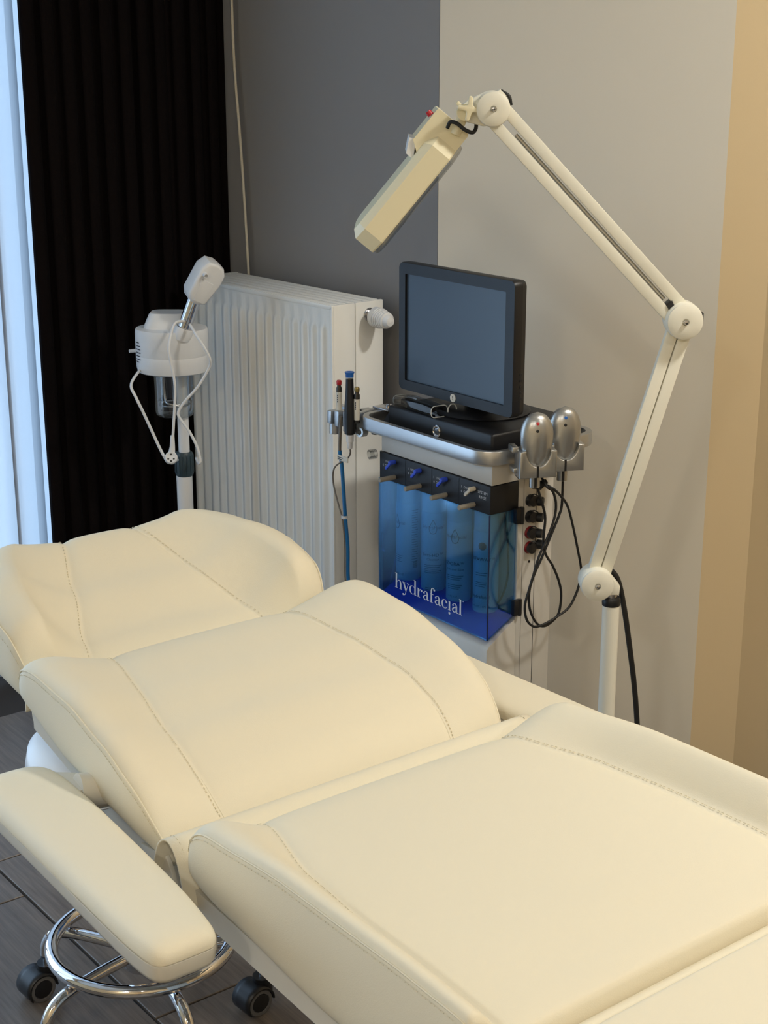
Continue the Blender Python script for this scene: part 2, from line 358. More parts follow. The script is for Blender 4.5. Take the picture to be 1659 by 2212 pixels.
# ------------------------------------------------------------------ radiator
def radiator():
    X0, X1, Y0, Y1, Z0, Z1 = -3.311, -2.718, 2.128, 2.278, .14, 1.037
    t = thing('radiator', 'tall white ribbed panel radiator on the grey wall behind the machine', 'radiator', ((X0 + X1) / 2, Y1, Z0), AW)
    # front panel with pressed vertical channels
    pitch = .0356; xs = []; first = X1 - .036
    nch = int((first - X0 - .02) / pitch) + 1
    cols = [X0 + .004]
    prof = []
    for k in range(nch):
        xc = first - k * pitch
        for dx, h in ((.0105, 0), (.0068, 1), (-.0068, 1), (-.0105, 0)): prof.append((xc + dx, h))
    prof = [(X1 - .006, 0)] + prof + [(X0 + .006, 0)]
    rows = [(Z0 + .006, 0), (Z0 + .045, 0), (Z0 + .058, 1), (Z1 - .056, 1), (Z1 - .043, 0), (Z1 - .004, 0)]
    V = []; F = []
    for x, h in prof:
        for z, g in rows: V.append((x, Y0 + .001 - (.0075 * h * g), z))
    R = len(rows)
    for i in range(len(prof) - 1):
        for j in range(R - 1): F.append((i * R + j, (i + 1) * R + j, (i + 1) * R + j + 1, i * R + j + 1))
    part(t, 'front_panel', MB().add(V, F), M_WHITE, smooth=50)
    b = MB(); b.box(X0 + .012, X1 - .014, Y0 + .002, Y0 + .010, Z0 + .01, Z1 - .01); b.box(X0 + .012, X1 - .014, Y0 + .068, Y0 + .078, Z0 + .01, Z1 - .01); b.box(X0 + .012, X1 - .014, Y1 - .012, Y1 - .002, Z0 + .01, Z1 - .01)
    part(t, 'water_panels', b, M_WHITE)
    rim = MB(); rim.box(X0 + .001, X1 - .001, Y0 - .001, Y0 + .004, Z1 - .008, Z1 + .002, .0015); rim.box(X1 - .008, X1, Y0 - .001, Y0 + .006, Z0, Z1, .0015)
    part(t, 'front_rim', rim, M_WHITE)
    s1 = MB().box(X1 - .010, X1, Y0 + .002, Y0 + .0665, Z0, Z1 + .002, .002); part(t, 'end_cover', s1, M_WHITE)
    s2 = MB().box(X1 - .010, X1, Y0 + .0685, Y1, Z0, Z1 + .002, .002)
    part(t, 'end_cover', s2, M_WHITE)
    part(t, 'end_cover', MB().box(X0, X0 + .010, Y0 + .002, Y1, Z0, Z1 + .002, .002), M_WHITE)
    for k in range(6):
        y = Y0 + .006 + k * .0235
        part(t, 'grille_bar', MB().box(X0 + .008, X1 - .010, y, y + .0185, Z1 - .004, Z1 + .0025, .001), M_WHITE)
    # valve: recess ring and ribbed thermostat head
    c = Vector((X1, 2.236, 1.008)); v = part(t, 'valve_collar', MB().lathe([(.0, 0), (.0155, 0), (.0165, .002), (.0155, .004), (.012, .004), (.0118, .03), (0, .03)], c, (1, 0, 0)), M_STEEL)
    pr = [(0, .022), (.021, .022), (.0235, .026), (.0235, .040)]
    for k in range(5): h = .042 + k * .0062; r = .0235 - k * .0012; pr += [(r - .0042, h), (r, h + .0012), (r - .0002, h + .0048), (r - .0042, h + .0060)]
    pr += [(.0135, .079), (.0105, .085), (0, .087)]
    part(t, 'thermostat_head', MB().lathe(pr, c, (.96, -.08, -.06)), M_WHITEP, label='ribbed white thermostat head', smooth=25)
    for z in (Z0 + .12, Z1 - .12):
        part(t, 'wall_bracket', MB().box(X0 + .1, X0 + .14, Y1 - .004, 2.318, z, z + .05), M_WHITE)
        part(t, 'wall_bracket', MB().box(X1 - .14, X1 - .1, Y1 - .004, 2.318, z, z + .05), M_WHITE)
    part(t, 'supply_pipe', MB().tube([(X1 - .03, 2.24, 0.0), (X1 - .03, 2.24, .15)], .008, 12), M_WHITE)
radiator()

# ------------------------------------------------------------------ treatment bed
CB = 1.130
def Bp(s, c, z): return Vector((-s, CB + c, z))
BED = thing('treatment_bed', 'cream leatherette treatment bed with padded armrests and stitched cushions', 'treatment bed', (-1.3, CB, 0), AB)
class Cushion:
    def __init__(s, sA, sB, zt, hs, hw, rise, zb, foot, head, crest=.82, droop=.016):
        s.__dict__.update(sA=sA, sB=sB, zt=zt, hs=hs, hw=hw, rise=rise, zb=zb, foot=foot, head=head, crest=crest, droop=droop)
    def E(s, x):
        e = 1.0; w = 1.0
        L, p = s.foot
        d = (x - s.sA) / L
        if d < 1: k = max(0., 1 - (1 - d) ** p) ** (1 / p); e *= k
        L, p = s.head; d = (s.sB - x) / L
        if d < 1: e *= max(0., 1 - (1 - d) ** p) ** (1 / p)
        return e
    def half(s, x):
        zt, hs, hw, ri, zb = (lerp_tab(q, x) for q in (s.zt, s.hs, s.hw, s.rise, s.zb))
        w = hw - hs; cr = s.crest
        P = [(0, zt + .004), (hs * .35, zt + .004), (hs * .7, zt + .003), (hs - .014, zt + .0015), (hs - .005, zt - .0015), (hs, zt - .004), (hs + .005, zt - .0005), (hs + .012, zt + .002),
             (hs + w * .30, zt + ri * .32), (hs + w * .55, zt + ri * .75), (hs + w * cr * .92, zt + ri * .98), (hs + w * (cr + (1 - cr) * .45), zt + ri - s.droop * .25),
             (hs + w * (cr + (1 - cr) * .8), zt + ri - s.droop * .8), (hw - .0015, zt + ri - s.droop * 1.35), (hw, zt + ri - s.droop * 2.0)]
        zs = zt + ri - s.droop * 2.0
        P += [(hw + .002, zs * .6 + zb * .4), (hw, zs * .3 + zb * .7), (hw - .004, zb + .014), (hw - .012, zb + .004), (hw - .026, zb), (hw * .5, zb), (0, zb)]
        e = s.E(x); q = .55 + .45 * e
        return [(c - (1 - q) * .05 * min(1, c / .1), zb + (z - zb) * max(e, .02)) for c, z in P]
    def top(s, x, i):
        """surface point number i of the half profile at station x"""
        return s.half(x)[i]
    def mesh(s, n=44):
        V = []; F = []; st = []
        for k in range(n + 1):
            t = k / n; t = .5 - .5 * cos(pi * t) if True else t
            t = .65 * (.5 - .5 * cos(pi * k / n)) + .35 * k / n
            st.append(s.sA + (s.sB - s.sA) * t)
        for x in st:
            h = s.half(x); ring = h + [(-c, z) for c, z in h[-2:0:-1]]
            m = len(ring)
            for c, z in ring: V.append(Bp(x, c, z))
        for i in range(n):
            for j in range(m): F.append((i * m + j, i * m + (j + 1) % m, (i + 1) * m + (j + 1) % m, (i + 1) * m + j))
        F.append(tuple(range(m))); F.append(tuple(range(n * m, (n + 1) * m))[::-1])
        return MB().add(V, F)
    def line(s, i, x0, x1, n=40, dc=0., dz=0.):
        out = {1: [], -1: []}
        for k in range(n + 1):
            x = x0 + (x1 - x0) * k / n; h = s.half(x); c, z = h[i]
            if dc:   # move along the profile
                c2, z2 = h[i + (1 if dc > 0 else -1)]; L = sqrt((c2 - c) ** 2 + (z2 - z) ** 2) or 1; c, z = c + (c2 - c) * abs(dc) / L, z + (z2 - z) * abs(dc) / L
            for sg in (1, -1): out[sg].append(Bp(x, sg * c, z + dz))
        return out
def stitch_run(mb, pts, step=.0055, ln=.0034, r=.00055):
    # dashes of thread laid along a polyline
    acc = 0.; tot = 0.
    for a, b in zip(pts, pts[1:]):
        d = (b - a).length
        if d < 1e-6: continue
        u = (b - a) / d; p = acc
        while p + ln < d:
            q0 = a + u * p; q1 = a + u * (p + ln)
            mb.tube([q0, q1], r, 4); p += step
        acc = max(0, p - d)
def add_cushion(name, C, label, seam_rng, edge_rng, n=44):
    o = part(BED, name, C.mesh(n), M_CREAM, smooth=180, label=label)
    sb = o.modifiers.new('smooth', 'SUBSURF'); sb.levels = 1; sb.render_levels = 1
    L = C.line(5, *seam_rng); L1 = C.line(6, *seam_rng, dz=.0004); E = C.line(13, *edge_rng); E1 = C.line(14, *edge_rng)
    st = MB()
    for sg in (1, -1):
        part(BED, 'seam', MB().tube(L[sg], .0008, 6), M_THREAD, parent=o)
        stitch_run(st, [p + Vector((0, 0, .0008)) for p in L1[sg]])
        part(BED, 'piping', MB().tube([p + Vector((0, sg * .0004, .0002)) for p in E[sg]], .0014, 6), M_CREAM, parent=o)
        stitch_run(st, [p + Vector((0, sg * .0008, .0)) for p in E1[sg]])
    part(BED, 'stitching', st, M_THREAD, parent=o, smooth=0, kind='stuff')
    return o
SEAT = Cushion(.921, 1.478, [(.921, .682), (.96, .686), (1.05, .690), (1.2, .690), (1.478, .688)], [(.95, .252), (1.15, .246), (1.29, .234), (1.42, .203)], [(.925, .308), (1.478, .303)],
               [(.925, .047), (1.25, .045), (1.40, .034), (1.478, .026)], [(.925, .575), (1.17, .585), (1.39, .606), (1.478, .618)], (.010, 2.4), (.075, 2.2), droop=.009)
MID = Cushion(1.532, 1.945, [(1.53, .672), (1.60, .690), (1.68, .712), (1.78, .732), (1.87, .742), (1.94, .738)], [(1.53, .205), (1.65, .195), (1.93, .155)], [(1.53, .300), (1.93, .300)],
              [(1.53, .02), (1.62, .026), (1.75, .034), (1.93, .03)], [(1.53, .605), (1.67, .626), (1.78, .645), (1.94, .695)], (.12, 2.0), (.055, 2.2), droop=.010)
HEAD = Cushion(1.955, 2.285, [(1.955, .705), (2.02, .722), (2.12, .768), (2.23, .815), (2.285, .82)], [(1.955, .160), (2.02, .141), (2.12, .105), (2.24, .066), (2.285, .06)],
               [(1.955, .275), (2.08, .280), (2.18, .255), (2.285, .19)], [(1.955, .075), (2.03, .085), (2.12, .06), (2.23, .018), (2.285, .01)], [(1.955, .665), (2.1, .69), (2.285, .715)], (.05, 2.2), (.06, 2.2), crest=.62, droop=.022)
FOOT = Cushion(.25, .899, [(.25, .66), (.6, .685), (.899, .690)], [(.25, .24), (.896, .252)], [(.25, .295), (.896, .308)], [(.25, .04), (.896, .046)], [(.25, .56), (.896, .575)], (.09, 2.0), (.010, 2.4))
add_cushion('seat_cushion', SEAT, 'wide cream seat cushion with raised stitched sides', (.925, 1.452), (.925, 1.470))
add_cushion('backrest_cushion', MID, 'cream backrest cushion sloping down to the hinge flap', (1.545, 1.935), (1.54, 1.938))
add_cushion('headrest_cushion', HEAD, 'cream headrest cushion with raised side wings', (1.965, 2.27), (1.962, 2.27))
add_cushion('leg_cushion', FOOT, 'cream leg cushion at the foot end', (.28, .896), (.28, .896))
# hinge flaps between the sections
def flap(name, prof, hwid, label=None, thick=.003, stitch=True):
    P = cat_rom([(a, 0, b) for a, b in prof], 6)
    def fn(u, v):
        i = min(int(u * (len(P) - 1)), len(P) - 2); f = u * (len(P) - 1) - i; p = P[i].lerp(P[i + 1], f)
        return Bp(p.x, -hwid + 2 * hwid * v, p.z)
    o = part(BED, name, MB().grid(fn, len(P) - 1, 16), M_CREAM, smooth=180, label=label, recalc=False)
    sd = o.modifiers.new('hide_thickness', 'SOLIDIFY'); sd.thickness = thick; sd.offset = 0
    if stitch:
        st = MB()
        for sg in (-1, 1): stitch_run(st, [Bp(p.x, sg * (hwid - .012), p.z) + Vector((0, 0, .0022)) for p in P[6:-6]])
        part(BED, 'stitching', st, M_THREAD, parent=o, smooth=0, kind='stuff')
    return o
flap('hinge_flap', [(1.545, .600), (1.536, .624), (1.524, .650), (1.504, .662), (1.484, .650), (1.470, .615), (1.462, .585)], .303, 'folded cream flap over the hinge between seat and backrest')
flap('hinge_flap', [(1.935, .66), (1.941, .70), (1.947, .712), (1.953, .70), (1.96, .665)], .275, stitch=False)
flap('hinge_flap', [(.928, .61), (.922, .660), (.915, .672), (.906, .672), (.899, .660), (.893, .61)], .29)
# steel frame under the cushions
def frame_rail(s0, z0, s1, z1, c, h=.05, w=.03):
    mb = MB(); a = Bp(s0, c, z0); b = Bp(s1, c, z1)
    V = []
    for p in (a, b):
        for dy, dz in ((-w / 2, 0), (w / 2, 0), (w / 2, -h), (-w / 2, -h)): V.append(p + Vector((0, dy, dz)))
    mb.add(V, [(0, 1, 2, 3), (7, 6, 5, 4), (0, 4, 5, 1), (1, 5, 6, 2), (2, 6, 7, 3), (3, 7, 4, 0)]); return mb
for sg in (-1, 1):
    part(BED, 'seat_frame_rail', frame_rail(.93, .575, 1.50, .608, sg * .272, .035), M_FRAME)
    part(BED, 'back_frame_rail', frame_rail(1.55, .604, 1.93, .69, sg * .262, .04), M_FRAME)
    part(BED, 'leg_frame_rail', frame_rail(.30, .56, .89, .575, sg * .262, .04), M_FRAME)
    # hinge plates
    pl = [(-1.600, .612), (-1.535, .622), (-1.522, .605), (-1.514, .582), (-1.512, .562), (-1.518, .550), (-1.530, .548), (-1.550, .560)]
    part(BED, 'hinge_plate', MB().prism(pl, CB + sg * .285 - .003, CB + sg * .285 + .003, 'y', .001), M_FRAME)
    p2 = [(-1.513, .618), (-1.490, .606), (-1.488, .595), (-1.470, .588), (-1.44, .586), (-1.44, .53), (-1.505, .545)]
    part(BED, 'hinge_plate', MB().prism(p2, CB + sg * .276 - .003, CB + sg * .276 + .003, 'y', .001), M_FRAME)
part(BED, 'cross_bar', MB().box(-1.50, -1.46, CB - .27, CB + .27, .545, .575, .004), M_FRAME)
part(BED, 'cross_bar', MB().box(-1.62, -1.58, CB - .26, CB + .26, .575, .605, .004), M_FRAME)
part(BED, 'cross_bar', MB().box(-.96, -.93, CB - .27, CB + .27, .53, .56, .004), M_FRAME)
part(BED, 'pedestal', MB().box(-1.36, -1.02, CB - .13, CB + .13, .10, .55, .02, 3), M_FRAME)
part(BED, 'base_plate', MB().box(-1.60, -.62, CB - .22, CB + .22, .012, .10, .02, 3), M_FRAME)
part(BED, 'mechanism_cover', MB().prism([(-1.80, .60), (-1.62, .585), (-1.56, .47), (-1.70, .45), (-1.80, .52)], CB - .12, CB + .12, 'y', .012, 3), M_FRAME)
part(BED, 'actuator', MB().cyl(Bp(1.55, 0, .40), Bp(1.85, 0, .60), .018), M_STEEL)
# armrests: padded top, pale shell below, swivel bracket
def armrest(sg, label):
    tab = [(1.289, -.377, -.418), (1.292, -.365, -.432), (1.303, -.357, -.440), (1.335, -.350, -.4435), (1.40, -.341, -.443), (1.55, -.329, -.438), (1.68, -.321, -.434),
           (1.745, -.320, -.432), (1.780, -.325, -.431), (1.798, -.338, -.426), (1.804, -.360, -.408)]
    rows = [(q, (a - b) / 2, 0) for q, a, b in tab]; mids = [(q, (a + b) / 2) for q, a, b in tab]; dz = 0 if sg > 0 else -.026
    def ctr(s): return lerp_tab(mids, s)
    def ring_mesh(prof):
        # outline of the armrest seen from above, lofted through (inset, z) levels
        out = []
        for s, w, _ in rows: out.append((s, ctr(s) + w))
        for s, w, _ in rows[::-1]: out.append((s, ctr(s) - w))
        O = cat_rom([(a, b, 0) for a, b in out], 4, True); n = len(O); V = []; F = []
        for ins, z in prof:
            for p in O:
                x = 1.55 + (p.x - 1.55) * (1 - ins / .26); c = ctr(p.x); y = c + (p.y - c) * (1 - ins / .062)
                V.append(Bp(x, y * sg, z + dz))
        m = len(prof)
        for j in range(m - 1):
            for i in range(n): F.append((j * n + i, j * n + (i + 1) % n, (j + 1) * n + (i + 1) % n, (j + 1) * n + i))
        F.append(tuple(range(n))); F.append(tuple(range((m - 1) * n, m * n)))
        return MB().add(V, F)
    o = part(BED, 'armrest', ring_mesh([(.003, .6455), (.0004, .6465), (0, .650), (.0012, .6565), (.005, .662), (.012, .666), (.024, .668), (.040, .669)]), M_CREAM, smooth=60, label=label)
    part(BED, 'armrest_shell', ring_mesh([(.014, .620), (.005, .6225), (.0015, .629), (.0005, .6448), (.002, .6452)]), M_FRAME, parent=o, smooth=50, label='pale plastic shell under the armrest')
    part(BED, 'armrest_bracket', MB().prism([(-1.80, sg * -.32 + CB), (-1.80, sg * .0 + CB - sg * .345), (-1.72, CB - sg * .345), (-1.70, CB - sg * .32)] if False else
         [(-1.785, CB - sg * .345), (-1.690, CB - sg * .345), (-1.700, CB - sg * .300), (-1.745, CB - sg * .300)], .632, .660, 'z', .002), M_FRAME, parent=o)
    part(BED, 'pivot', MB().cyl(Bp(1.712, -sg * .318, .652), Bp(1.700, -sg * .235, .640), .0225), M_FRAME, parent=o)
    part(BED, 'pivot_bolt', MB().cyl(Bp(1.700, -sg * .305, .626), Bp(1.690, -sg * .24, .622), .005), M_CHROME, parent=o)
armrest(1, 'near padded cream armrest'); armrest(-1, 'far padded cream armrest')

# ------------------------------------------------------------------ rolling stool under the bed
def stool():
    cx, cy = -.408, 2.27
    t = thing('rolling_stool', 'chrome five-legged rolling stool with foot ring pushed under the bed', 'stool', (cx, cy, 0), 0)
    zr = .158; R = .150
    part(t, 'foot_ring', MB().tube([(cx + R * cos(a), cy + R * sin(a), zr) for a in [2 * pi * k / 64 for k in range(64)]], .0115, 14, closed=True), M_CHROME, smooth=180)
    part(t, 'hub', MB().lathe([(0, .11), (.03, .11), (.034, .115), (.034, .165), (.028, .172), (0, .172)], (cx, cy, 0)), M_CHROME)
    part(t, 'column', MB().lathe([(.0, .17), (.022, .17), (.022, .30), (.014, .302), (.014, .45), (0, .45)], (cx, cy, 0)), M_CHROME)
    part(t, 'seat', MB().lathe([(0, .452), (.13, .452), (.150, .456), (.166, .475), (.170, .500), (.165, .525), (.148, .542), (.11, .548), (0, .55)], (cx, cy, 0), n=48), M_WHITEP, label='white round seat', smooth=60)
    part(t, 'seat_plate', MB().lathe([(0, .440), (.085, .440), (.085, .4525), (0, .4525)], (cx, cy, 0)), M_STEEL)
    for k, a in enumerate([-60, -132, 156, 84, 12]):
        a = radians(a); d = Vector((cos(a), sin(a), 0)); c = Vector((cx, cy, 0))
        pts = [c + d * .025 + Vector((0, 0, .138)), c + d * .09 + Vector((0, 0, .138)), c + d * .150 + Vector((0, 0, .134)), c + d * .182 + Vector((0, 0, .122)), c + d * .198 + Vector((0, 0, .100)), c + d * .202 + Vector((0, 0, .075))]
        leg = part(t, 'leg', MB().tube(pts, .0105, 12, smooth=6), M_CHROME, smooth=180)
        # twin-wheel caster
        p = c + d * .202; w = Vector((cos(a + 1.9), sin(a + 1.9), 0)) if k not in (2, 4) else Vector((-.75, -.66, 0))
        sd = Vector((-w.y, w.x, 0)); wc = p + w * .020 + Vector((0, 0, .0255))
        part(t, 'caster_stem', MB().cyl(p + Vector((0, 0, .076)), p + Vector((0, 0, .045)), .0055, n=12), M_CHROME, parent=leg)
        hood = MB()
        def hood_fn(u, v):
            th = radians(-35 + 215 * u); rr = .0285
            return wc + sd * (-.024 + .048 * v) + w * (rr * cos(th)) + Vector((0, 0, rr * sin(th)))
        hood.grid(lambda u, v: hood_fn(u, v), 14, 4)
        hood.cyl(p + Vector((0, 0, .060)), p + Vector((0, 0, .03)), .015, n=16); hood.cyl(wc - sd * .012, wc + sd * .012, .02, n=16)
        ho = part(t, 'caster_hood', hood, M_BLACK, parent=leg, recalc=False)
        so = ho.modifiers.new('shell', 'SOLIDIFY'); so.thickness = .003; so.offset = 1
        for q in (-1, 1):
            b = wc + sd * q * .013
            wl = MB().lathe([(0, -.009), (.0235, -.009), (.0255, -.006), (.0255, .006), (.0235, .009), (.018, .0095), (.017, .007), (0, .007)], b, sd * q, 24)
            part(t, 'wheel', wl, M_GREYRUB, parent=leg)
            part(t, 'wheel_cap', MB().lathe([(0, .0072), (.0168, .0072), (.0165, .0088), (.008, .0102), (0, .0105)], b, sd * q, 24), M_BLACK, parent=leg)
stool()

# ------------------------------------------------------------------ facial steamer
def steamer():
    Y = 3.62; cx = -.505
    t = thing('facial_steamer', 'white facial steamer on a pole with clear water jar in front of the radiator', 'steamer', (-.487, Y, 0), 0)
    part(t, 'upper_pole', MB().cyl((-.486, Y, .62), (-.486, Y, .862), .0135), M_WHITEP)
    part(t, 'lower_pole', MB().cyl((-.488, Y, .06), (-.488, Y, .615), .0195), M_WHITEP)
    kn = MB().lathe([(0, .596), (.020, .596), (.0225, .602), (.0225, .650), (.019, .656), (0, .656)], (-.487, Y, 0), n=28)
    kc = part(t, 'height_collar', kn, M_TEAL, label='dark teal height collar')
    for k in range(14):
        a = 2 * pi * k / 14; part(t, 'collar_rib', MB().box(-.0012, .0012, .0215, .0238, .605, .648, M=Matrix.Translation((-.487, Y, 0)) @ Matrix.Rotation(a, 4, 'Z')), M_TEAL, parent=kc)
    # drum-shaped body
    def body_outline(k, n=48):
        a = 2 * pi * k / n
        return Vector((cos(a) * .0865, sin(a) * .078))
    V = []; F = []; n = 48; pr = [(.90, .855), (.965, .858), (.992, .868), (1.0, .885), (1.0, .8965), (.9975, .897), (1.0, .8975), (1.0, .945), (.995, .955), (.975, .960), (.90, .961)]
    for q, z in pr:
        for k in range(n):
            p = body_outline(k) * q; V.append((cx + p.x, Y + p.y, z))
    for j in range(len(pr) - 1):
        for k in range(n): F.append((j * n + k, j * n + (k + 1) % n, (j + 1) * n + (k + 1) % n, (j + 1) * n + k))
    F.append(tuple(range(n))); F.append(tuple(range((len(pr) - 1) * n, len(pr) * n)))
    bo = part(t, 'body', MB().add(V, F), M_WHITEP, smooth=35)
    dm = MB().prism(rrect(-.05, .05, -.035, .045, .025), 0, .032, 'z')
    V = []; F = []; o2 = rrect(-.058, .055, -.045, .05, .03, 6); n2 = len(o2)
    for q, z in ((1.0, .958), (.98, .966), (.78, .992), (.72, .996)):
        for a, b in o2: V.append((-.512 + a * q, Y + .01 + b * q, z))
    for j in range(3):
        for k in range(n2): F.append((j * n2 + k, j * n2 + (k + 1) % n2, (j + 1) * n2 + (k + 1) % n2, (j + 1) * n2 + k))
    F.append(tuple(range(3 * n2, 4 * n2)))
    part(t, 'lid_housing', MB().add(V, F), M_WHITEP, parent=bo, smooth=30)
    ax = (Vector((-.428, Y - .06, 1.07)) - Vector((-.470, Y - .056, .960))).normalized()
    base = Vector((-.470, Y - .056, .960))
    part(t, 'arm_socket', MB().lathe([(.0, -.022), (.022, -.018), (.0235, -.008), (.0235, .008), (.0222, .011), (.0185, .011), (.018, 0)], base, ax), M_WHITEP)
    ar = part(t, 'arm', MB().lathe([(0, 0), (.0165, 0), (.0165, .10), (0, .10)], base, ax, 28), M_CHROME, label='chrome steam arm')
    # nozzle head: rounded wedge
    top = base + ax * .085
    hx = Vector((.50, .10, .86)).normalized(); hz = Vector((-.86, -.05, .50)).normalized(); hy = hx.cross(hz).normalized()
    # axes: e1 along the head, e2 across the width (towards the viewer), e3 thickness
    e1 = (Vector((-.39, Y - .03, 1.125)) - Vector((-.452, Y - .03, 1.03))).normalized(); e2 = Vector((.55, -.83, .05)); e2 = (e2 - e1 * e2.dot(e1)).normalized(); e3 = e1.cross(e2)
    Mh = Matrix((( *e1, 0), (*e3, 0), (*e2, 0), (0, 0, 0, 1))).transposed(); c0 = Vector((-.416, Y - .055, 1.078)); Mh.translation = c0
    side = [(-.050, -.020), (-.035, -.030), (.030, -.034), (.050, -.024), (.054, -.004), (.050, .016), (.036, .027), (.010, .030), (-.045, .022), (-.055, .0)]
    hd = part(t, 'nozzle_head', MB().prism(side, -.0265, .0265, 'z', .008, 3, M=Mh), M_WHITEP, smooth=50)
    part(t, 'nozzle_panel', MB().prism([(-.046, -.012), (.008, -.022), (.008, .010), (-.044, .014)], .0262, .0285, 'z', .001, M=Mh), M_WHITEP, parent=hd)
    part(t, 'steam_nozzle', MB().lathe([(0, 0), (.0055, 0), (.0055, .012), (.004, .012), (.0035, .004), (0, .004)], c0 + e2 * .026 - e3 * .022 + e1 * .02, e2, 16), M_WHITEP, parent=hd)
    # jar
    jr = part(t, 'water_jar', MB().lathe([(.047, .853), (.046, .80), (.0465, .76), (.043, .748), (.030, .744), (0, .744)], (-.505, Y, 0), n=32), M_JAR, label='clear water jar', smooth=60)
    part(t, 'jar_floor_ring', MB().tube([(-.505 + .036 * cos(2 * pi * k / 24), Y + .036 * sin(2 * pi * k / 24), .775) for k in range(24)], .0022, 8, True), M_STEEL, parent=jr)
    part(t, 'heater_tube', MB().tube([(-.530, Y, .853), (-.527, Y, .79), (-.518, Y - .01, .777), (-.49, Y - .012, .775), (-.482, Y, .79), (-.48, Y, .853)], .003, 8, smooth=5), M_STEEL, parent=jr)
    part(t, 'heater_block', MB().box(-.500, -.486, Y - .006, Y + .008, .750, .775, .002), M_WHITEP, parent=jr)
    part(t, 'knob', MB().cyl((-.588, Y, .905), (-.606, Y - .01, .905), .0042, n=14), M_WHITEP)
    # printed lines on the drum's left side
    pl = MB()
    for k, (wid, zz) in enumerate([(.020, .932), (.026, .924), (.026, .916), (.026, .908), (.022, .900), (.026, .892), (.018, .886)]):
        def fl(u, v, w=wid, z=zz):
            a = radians(200) + (.2 - .0) * 0 + (w / .082) * (u); p = Vector((cos(a) * .0870, sin(a) * .0785)); return Vector((cx + p.x, Y + p.y, z - .0022 * v))
        pl.grid(fl, 6, 1)
    part(t, 'print', pl, M_TEXTD, parent=bo, recalc=False)
    # base with star feet (behind the bed)
    for k in range(5):
        a = 2 * pi * k / 5 + .3; d = Vector((cos(a), sin(a), 0)); c = Vector((-.488, Y, 0))
        fo = part(t, 'foot', MB().tube([c + Vector((0, 0, .075)), c + d * .08 + Vector((0, 0, .07)), c + d * .155 + Vector((0, 0, .052))], .012, 10), M_WHITEP)
        part(t, 'foot_caster', MB().lathe([(0, -.008), (.02, -.008), (.022, -.005), (.022, .005), (.02, .008), (0, .008)], c + d * .155 + Vector((0, 0, .0225)), (-d.y, d.x, 0), 18), M_BLACK, parent=fo)
    # power cable
    Yc = 3.5
    c1 = [(-.462, 3.538, .990), (-.484, 3.535, .985), (-.493, 3.515, .958), (-.496, 3.50, .93), (-.492, 3.50, .895), (-.486, 3.50, .855), (-.487, 3.50, .808), (-.493, 3.50, .744), (-.495, 3.50, .722)]
    ca = part(t, 'power_cable', MB().tube(c1, .0034, 8, smooth=6), M_WHITEP, smooth=180)
    c2 = [(-.450, 3.535, .982), (-.432, 3.505, .963), (-.413, 3.49, .937), (-.401, 3.49, .910), (-.405, 3.50, .887), (-.432, 3.50, .843), (-.461, 3.50, .811), (-.479, 3.50, .785), (-.478, 3.50, .769), (-.457, 3.50, .737), (-.440, 3.50, .701), (-.433, 3.50, .668), (-.438, 3.51, .655), (-.452, 3.58, .650)]
    part(t, 'power_cable', MB().tube(c2, .0034, 8, smooth=6), M_WHITEP, smooth=180)
    c3 = [(-.575, 3.60, .87), (-.590, 3.52, .845), (-.577, 3.50, .817), (-.562, 3.50, .782), (-.545, 3.50, .740), (-.528, 3.50, .698), (-.516, 3.50, .672), (-.508, 3.51, .657), (-.496, 3.57, .648)]
    part(t, 'power_cable', MB().tube(c3, .0034, 8, smooth=6), M_WHITEP, smooth=180)
    pg = Vector((-.500, 3.495, .673)); n = Vector((.05, -.93, .36)).normalized()
    pm = part(t, 'plug', MB().lathe([(0, -.012), (.012, -.012), (.0148, -.008), (.0148, .006), (.0125, .0085), (.010, .0075), (0, .0070)], pg, n, 28), M_WHITEP)
    part(t, 'plug_neck', MB().tube([(-.496, 3.50, .726), (-.497, 3.50, .700), (-.499, 3.499, .685)], [.0045, .0062, .008], 12), M_WHITEP, parent=pm)
    up = (Vector((0, 0, 1)) - n * n.z).normalized(); sd = n.cross(up)
    for a, b, r in ((0, .0075, .0022), (-.0065, -.003, .0022), (.0065, -.003, .0022), (0, -.0085, .0028)):
        q = pg + sd * a + up * b + n * .0072; part(t, 'contact', MB().cyl(q, q + n * .0012, r, n=10), M_BLACK, parent=pm)
steamer()

